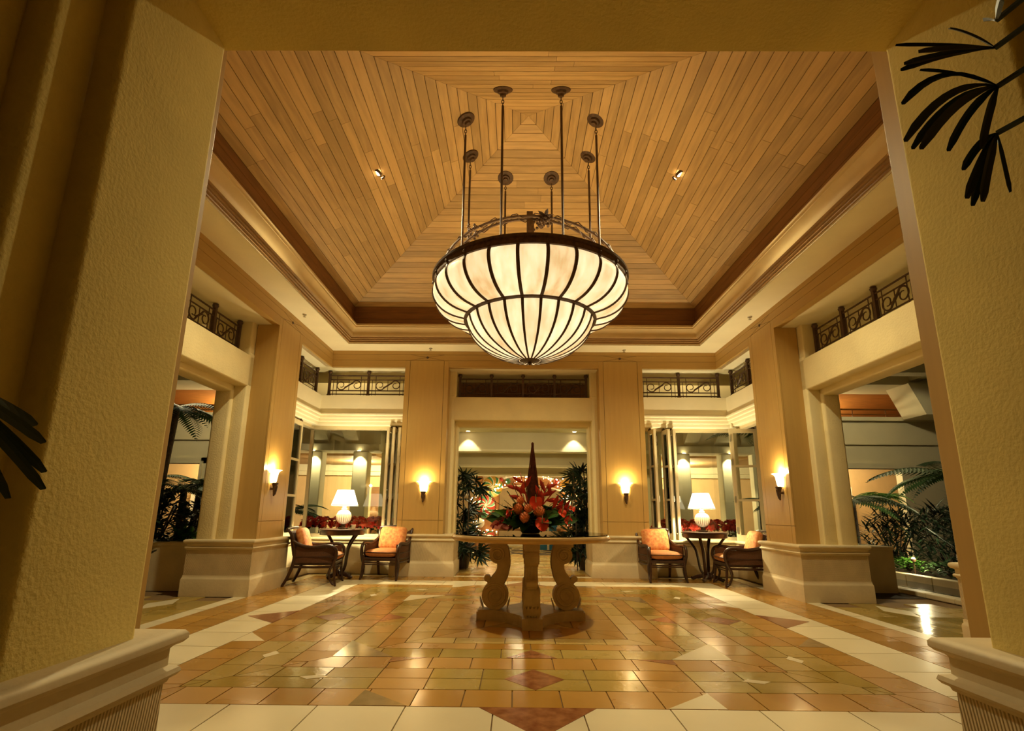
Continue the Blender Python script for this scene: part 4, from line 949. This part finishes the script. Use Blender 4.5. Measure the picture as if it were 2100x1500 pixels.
def added_fixture(x, y, z, parent, up=False):
    """glowing glass disc added to stand for the source of a fill light"""
    k_ = 1 if up else -1
    build('added_lamp_disc', MB().lathe([(0, k_*.03), (.07, k_*.026), (.11, k_*.012), (.12, 0)], 20), 'lit_shade', parent, 60, (x, y, z))
# ------------------------------------------------------------------ passage beyond the back opening
pas = empty('wall_passage', (0, 0, 0)); tag(pas, 'passage beyond the back opening with stepped cream beams overhead', kind='structure')
build('passage_ceiling', MB().box(-3.2, 3.2, 9.40, 12.2, 2.93, 3.0), 'far_plaster', pas)
build('trim_line', MB().box(-3.2, 3.2, 11.35, 11.40, 2.885, 2.93), 'dark_wood', pas); build('ceiling_step', MB().box(-3.2, 3.2, 11.42, 12.2, 2.88, 2.93), 'far_plaster', pas)
build('beam_wall', MB().box(-3.2, 3.2, 12.2, 12.35, 2.46, 3.0), 'far_plaster', pas)
build('beam_moulding', MB().box(-3.2, 3.2, 12.14, 12.35, 2.42, 2.47).box(-3.2, 3.2, 12.17, 12.35, 2.40, 2.42), 'white_plaster', pas)
build('beam_wall', MB().box(-3.2, 3.2, 12.5, 12.62, 2.12, 2.46), 'far_plaster', pas); build('beam_moulding', MB().box(-3.2, 3.2, 12.44, 12.62, 2.08, 2.13), 'white_plaster', pas)
build('beam_wall', MB().box(-3.2, 3.2, 12.9, 13.02, 1.94, 2.2), 'far_plaster', pas); build('beam_moulding', MB().box(-3.2, 3.2, 12.84, 13.0, 1.90, 1.95), 'white_plaster', pas)
build('end_wall', MB().box(-3.2, 3.2, 18, 18.1, 0, 2.6), 'peach_wall', pas); build('room_ceiling', MB().box(-3.2, 3.2, 13, 18, 2.55, 2.6), 'far_plaster', pas)
build('side_wall', MB().box(-3.3, -3.2, 12.2, 18, 0, 2.6).box(3.2, 3.3, 12.2, 18, 0, 2.6), 'far_plaster', pas)
for s in (-1, 1):
    build('kerb', MB().bbox(*sorted((s*1.12, s*1.32)), 10.45, 13.3, 0, .07, .012), 'white_plaster', pas)
    lw = build('lawn', MB().box(*sorted((s*1.33, s*3.18)), 10.45, 13.3, 0, .03), 'lawn'); tag(lw, 'strip of green lawn %s the passage kerb' % ('left of' if s < 0 else 'right of'), 'lawn', kind='stuff')
    gb = MB(); r_ = random.Random(5+s)
    for i in range(900):
        x = s*r_.uniform(1.36, 2.2); y = r_.uniform(10.5, 13.25); gb.quadleaf((x, y, .03), (x+r_.uniform(-.03, .03), y+r_.uniform(-.03, .03), .03+r_.uniform(.03, .09)), .012, seg=1)
    o = build('grass', gb, 'leaf_bright', lw); o['kind'] = 'stuff'
    t = empty('recessed_downlight', (s*1.16, 11.05, 2.93)); build('trim_ring', MB().lathe([(.075, 0), (.085, -.006), (.10, -.008), (.10, 0)], 20, cap=False), 'white_plaster', t); build('lens', MB().lathe([(0, -.003), (.07, -.003), (.07, 0)], 20), 'bulb', t)
    tag(t, 'recessed downlight in the passage ceiling above the %s fan palm' % ('left' if s < 0 else 'right'), 'downlight', 'passage downlights')
    t = empty('recessed_downlight', (s*1.25, 12.02, 2.88)); build('trim_ring', MB().lathe([(.05, 0), (.06, -.006), (.07, 0)], 16, cap=False), 'white_plaster', t); build('lens', MB().lathe([(0, -.003), (.045, -.003), (.045, 0)], 16), 'bulb', t)
    tag(t, 'recessed wall washer lighting the beam above the %s palm' % ('left' if s < 0 else 'right'), 'downlight', 'passage wall washers')
    o = lamp('washer_beam', 'SPOT', (0, 0, -.02), 26, PALE, t, .03, None, math.radians(75), .3); o.rotation_euler = (math.radians(10), 0, 0)
    o = lamp('passage_beam', 'SPOT', (s*1.16, 11.05, 2.9), 90, PALE, None, .05, None, math.radians(110), .6)
lamp('passage_fill', 'POINT', (0, 10.6, 2.80), 14, PALE, None, .1); added_fixture(0, 10.6, 2.93, pas)  # fill light and glowing disc added to brighten the passage
lamp('room_fill', 'POINT', (0, 15.6, 2.42), 60, WARM, None, .1); added_fixture(0, 15.6, 2.55, pas)  # fill for the far room, its ceiling disc added to match
# gingerbread arch with lights
ga = empty('gingerbread_arch', (.18, 13.6, 0)); tag(ga, 'gingerbread holiday arch hung with candies and fairy lights', 'holiday display')
build('post', MB().bbox(-1.32, -.72, -.1, .1, 0, 1.75, .05), 'gingerbread', ga); build('post', MB().bbox(.86, 1.36, -.1, .1, 0, 1.75, .05), 'gingerbread', ga)
arch = [(-1.32+2.68*i/20, 1.62+.28*math.sin(PI*i/20)) for i in range(21)]
build('arch_top', MB().add([(x, -.1, z-.22) for x, z in arch]+[(x, -.1, z+.06) for x, z in arch]+[(x, .1, z+.06) for x, z in arch]+[(x, .1, z-.22) for x, z in arch],
      [q for i in range(20) for q in ((i, i+1, 22+i, 21+i), (21+i, 22+i, 43+i, 42+i), (42+i, 43+i, 64+i, 63+i), (63+i, 64+i, 1+i, i))]), 'gingerbread', ga)
build('icing_trim', MB().tube([(x, -.11, z+.05) for x, z in arch], .03, 6).tube([(x, -.11, z-.20) for x, z in arch], .022, 6), 'icing', ga, 50)
def peppermint(x, z, r, m1):
    o = build('peppermint_disc', MB().lathe([(0, -.03), (r*.9, -.03), (r, -.015), (r, .015), (r*.9, .03), (0, .03)], 32), m1, ga, 40, (x, -.16, z), (PI/2, 0, 0))
    for k in range(7):
        b = MB(); vs = []
        for i in range(9):
            q = i/8; a = 2*PI*k/7+q*.9; a2 = a+.40; vs += [(r*.97*q*math.cos(a), r*.97*q*math.sin(a), .033), (r*.97*q*math.cos(a2), r*.97*q*math.sin(a2), .033)]
        b.add(vs, [(2*i, 2*i+1, 2*i+3, 2*i+2) for i in range(8)]); st_ = build('swirl', b, 'candy_green', o)
        build('swirl_edge', MB().tube([(vs[2*i][0], vs[2*i][1], .034) for i in range(9)], .010, 5), 'icing', o)
peppermint(-.90, 1.66, .27, 'candy_gold'); peppermint(-1.06, 1.20, .24, 'candy_red')
for i, (x, z, mt, r) in enumerate(((-.5, 1.80, 'candy_green', .07), (-.68, 1.84, 'candy_red', .06), (.98, 1.72, 'candy_gold', .14), (1.18, 1.58, 'candy_gold', .12), (.75, 1.82, 'candy_red', .07), (1.1, 1.2, 'icing', .15), (1.28, 1.05, 'icing', .12), (-1.2, .75, 'icing', .12), (-1.1, .95, 'candy_green', .09), (1.0, .9, 'candy_red', .09))):
    build('candy_ball', MB().sphere((x, -.14, z), r, 14, 9), mt, ga, 60)
gm = MB().sphere((-1.22, -.14, 1.86), .085, 12, 8, (1, .4, 1)).sphere((-1.22, -.14, 1.68), .10, 12, 8, (1, .4, 1.3))
for s in (-1, 1): gm.tube([(-1.22, -.14, 1.74), (-1.22+s*.15, -.14, 1.77)], .035, 8).tube([(-1.22, -.14, 1.62), (-1.22+s*.08, -.14, 1.47)], .04, 8)
build('cookie_figure', gm, 'gingerbread', ga, 60)
r_ = random.Random(9); fb = MB()
for i in range(210):
    q = r_.random()
    if q < .45: k_ = r_.random(); x = -1.25+2.55*k_; z = 1.62+.28*math.sin(PI*k_)+r_.uniform(-.2, .12)
    elif q < .75: x = r_.uniform(-1.45, -.75); z = r_.uniform(.4, 1.6)
    else: x = r_.uniform(.85, 1.35); z = r_.uniform(.7, 1.65)
    fb.sphere((x, -.17-r_.random()*.05, z), r_.uniform(.008, .018), 6, 4)
o = build('fairy_lights', fb, 'fairy_bulb', ga); o['kind'] = 'stuff'
lamp('fairy_glow', 'POINT', (-.95, -.5, 1.3), 8, AMBER, ga, .15); lamp('fairy_glow', 'POINT', (1.1, -.5, 1.4), 8, AMBER, ga, .15)
dk = empty('reception_desk', (.3, 16.9, 0)); tag(dk, 'low pale reception desk at the far end of the passage', 'desk')
build('front_panel', MB().box(-1.1, 1.1, -.25, .25, 0, .46), 'white_plaster', dk); build('counter', MB().bbox(-1.18, 1.18, -.32, .32, .46, .53, .015), 'dark_wood', dk)
bx = empty('gift_box', (.80, 15.2, 0)); tag(bx, 'bright blue gift box standing near the gingerbread arch', 'box'); build('box_body', MB().box(-.24, .24, -.2, .2, 0, .62), 'blue_box', bx); build('box_lid', MB().box(-.26, .26, -.22, .22, .62, .70), 'blue_box', bx); build('ribbon', MB().box(-.03, .03, -.225, .225, 0, .705), 'icing', bx)
# ------------------------------------------------------------------ courtyard buildings seen through windows and side openings
for s, lab in ((-1, 'cream courtyard building with lit columns beyond the cup table window'), (1, 'cream courtyard building with lit columns beyond the pool garden')):
    t = empty('courtyard_building', (0, 0, 0)); tag(t, lab, 'building')
    def bx_(x0, x1): return sorted((s*x0, s*x1))
    for x, y, w_ in ((3.69, 12.0, .17), (4.74, 12.0, .16), (3.42, 13.4, .16), (6.0, 12.0, .17)):
        c = build('column', MB().bbox(s*x-w_, s*x+w_, y-w_, y+w_, 0, 2.36, .02), 'far_plaster', t)
        d = build('column_downlight', MB().lathe([(0, -.004), (.035, -.004), (.04, 0)], 14, c=(s*x, y-w_-.13, 2.36)), 'bulb', t)
        o = lamp('column_beam', 'SPOT', (s*x, y-w_-.13, 2.34), 40, PALE, t, .03, None, math.radians(80), .5); o.rotation_euler = (math.radians(12), 0, 0)
    build('entablature', MB().box(*bx_(3.25, 5.35), 11.75, 12.35, 2.37, 2.52).box(*bx_(3.25, 5.35), 11.85, 12.3, 2.52, 3.3), 'far_plaster', t)
    for x in (3.9, 4.6, 5.2): build('bracket', MB().add([(s*(x-.16), 11.86, 2.55), (s*(x+.16), 11.86, 2.55), (s*(x+.16), 11.3, 2.95), (s*(x-.16), 11.3, 2.95), (s*(x-.16), 11.86, 2.98), (s*(x+.16), 11.86, 2.98), (s*(x+.16), 11.3, 2.98), (s*(x-.16), 11.3, 2.98)], [(0, 1, 2, 3), (4, 5, 6, 7), (0, 1, 5, 4), (3, 2, 6, 7), (0, 3, 7, 4), (1, 2, 6, 5)]), 'far_plaster', t)
    build('loggia_ceiling', MB().box(*bx_(3.25, 12), 12.3, 16, 2.40, 2.46), 'far_wood', t); build('ceiling_tray', MB().box(*bx_(3.6, 5.6), 12.8, 15.4, 2.36, 2.40), 'far_wood', t)
    build('loggia_cornice', MB().box(*bx_(3.25, 12), 15.7, 16, 2.2, 2.40).box(*bx_(3.25, 12), 15.8, 16, 2.08, 2.2), 'far_plaster', t)
    build('loggia_wall', MB().box(*bx_(3.2, 12), 16, 16.1, 0, 2.46), 'peach_wall', t)
    for x in (4.2, 7.9): build('dark_doorway', MB().box(*bx_(x-.32, x+.32), 15.94, 16.0, 0, 1.75), 'dark_wood', t)
    # wing with a lit doorway under an orange boarded upper ceiling
    build('wing_wall', MB().box(*bx_(5.35, 7.42), 12.0, 12.2, 0, 3.25).box(*bx_(7.42, 12), 12.0, 12.2, 2.07, 3.25).box(*bx_(8.75, 12), 12.0, 12.2, 0, 2.07), 'far_plaster', t)
    build('door_surround', MB().box(*bx_(7.26, 7.42), 11.94, 12.2, 0, 2.2).box(*bx_(7.26, 8.9), 11.94, 12.2, 2.07, 2.2).box(*bx_(7.36, 7.42), 11.9, 12.2, 0, 2.12), 'far_plaster', t)
    build('wing_moulding', MB().box(*bx_(5.35, 12), 11.93, 12.2, 3.18, 3.27).box(*bx_(5.35, 12), 11.96, 12.2, 2.62, 2.66), 'far_plaster', t)
    build('inner_partition', MB().box(*bx_(7.95, 8.15), 13.4, 13.6, 0, 1.9).box(*bx_(7.4, 12), 14.2, 14.3, 0, 2.4), 'peach_wall', t); build('inner_curtain', MB().box(*bx_(8.2, 8.7), 13.8, 13.85, .3, 1.75), 'icing', t)
    build('upper_ceiling', MB().add([(s*5.2, 12.3, 3.95), (s*12, 12.3, 3.95), (s*12, 14.6, 3.45), (s*5.2, 14.6, 3.45)], [(0, 1, 2, 3)]).add([(s*5.2, 14.6, 3.45), (s*12, 14.6, 3.45), (s*12, 14.6, 3.1), (s*5.2, 14.6, 3.1)], [(0, 1, 2, 3)]), 'orange_ceiling', t)
    build('tie_rod', MB().tube([(s*5.2, 12.3, 3.52), (s*12, 12.3, 3.52)], .02, 6).tube([(s*5.2, 12.3, 3.40), (s*12, 12.3, 3.40)], .015, 6), 'dark_wood', t)
    for i in range(8): build('rail_post', MB().tube([(s*(5.6+i*.8), 12.3, 3.26), (s*(5.6+i*.8), 12.3, 3.52)], .012, 5), 'dark_wood', t)
    build('roof_beam', MB().box(*bx_(5.0, 12), 11.4, 12.3, 3.95, 4.35).box(*bx_(5.0, 12), 10.6, 10.9, 3.98, 4.2).box(*bx_(5.0, 12), 11.35, 12.3, 3.90, 3.96), 'far_plaster', t)
    for x in (6.1, 7.5, 8.9): build('cross_beam', MB().box(*bx_(x-.12, x+.12), 9.4, 11.4, 4.0, 4.3), 'far_plaster', t)
    build('roof', MB().box(*bx_(3.2, 12), 9.3, 16.1, 4.35, 4.45), 'far_plaster', t)
    build('soffit_box', MB().add([(s*8.6, 11.2, 3.9), (s*9.9, 11.2, 3.9), (s*9.9, 11.2, 3.2), (s*8.9, 11.2, 3.2), (s*8.6, 11.9, 3.9), (s*9.9, 11.9, 3.9), (s*9.9, 11.9, 3.2), (s*8.9, 11.9, 3.2)], [(0, 1, 2, 3), (4, 5, 6, 7), (0, 3, 7, 4), (3, 2, 6, 7), (0, 1, 5, 4)]), 'far_plaster', t)  # white boxed soffit of solid plaster
    for x, y, z, e in ((4.4, 14.2, 2.24, 200), (8.2, 13.2, 2.27, 60), (7.6, 13.3, 3.30, 50)): added_fixture(s*x, y, z+(.12 if z < 3 else -.09), t, z > 3); lamp('building_fill', 'POINT', (s*x, y, z), e, WARM if y != 14.2 else PALE, t, .1)  # fill lights for the buildings, each given an added glowing disc
    lb = empty('path_lamp', (s*(7.72), 12.9, 0)); tag(lb, 'small glowing globe lamp inside the %s lit doorway' % ('tree fern side' if s < 0 else 'pool side'), 'lamp'); build('globe', MB().sphere((0, 0, 1.05), .07, 12, 8), 'lit_shade', lb, 60); build('stem', MB().tube([(0, 0, 0), (0, 0, 1.0)], .015, 6), 'bronze', lb)
    lamp('courtyard_fill', 'POINT', (s*6.4, 9.9, 4.22), 70, PALE, t, .1); added_fixture(s*6.4, 9.9, 4.35, t)  # overhead courtyard fill, added together with its disc under the roof
    lamp('gallery_light', 'POINT', (s*3.4, 9.6, 4.30), 30, WARM, None, .08); lamp('gallery_light', 'POINT', (s*4.4, 5.6, 4.30), 14, WARM, None, .08); added_fixture(s*3.4, 9.6, 4.44, pas); added_fixture(s*4.4, 5.6, 4.44, pas)  # side gallery lights and all these ceiling discs are added to brighten
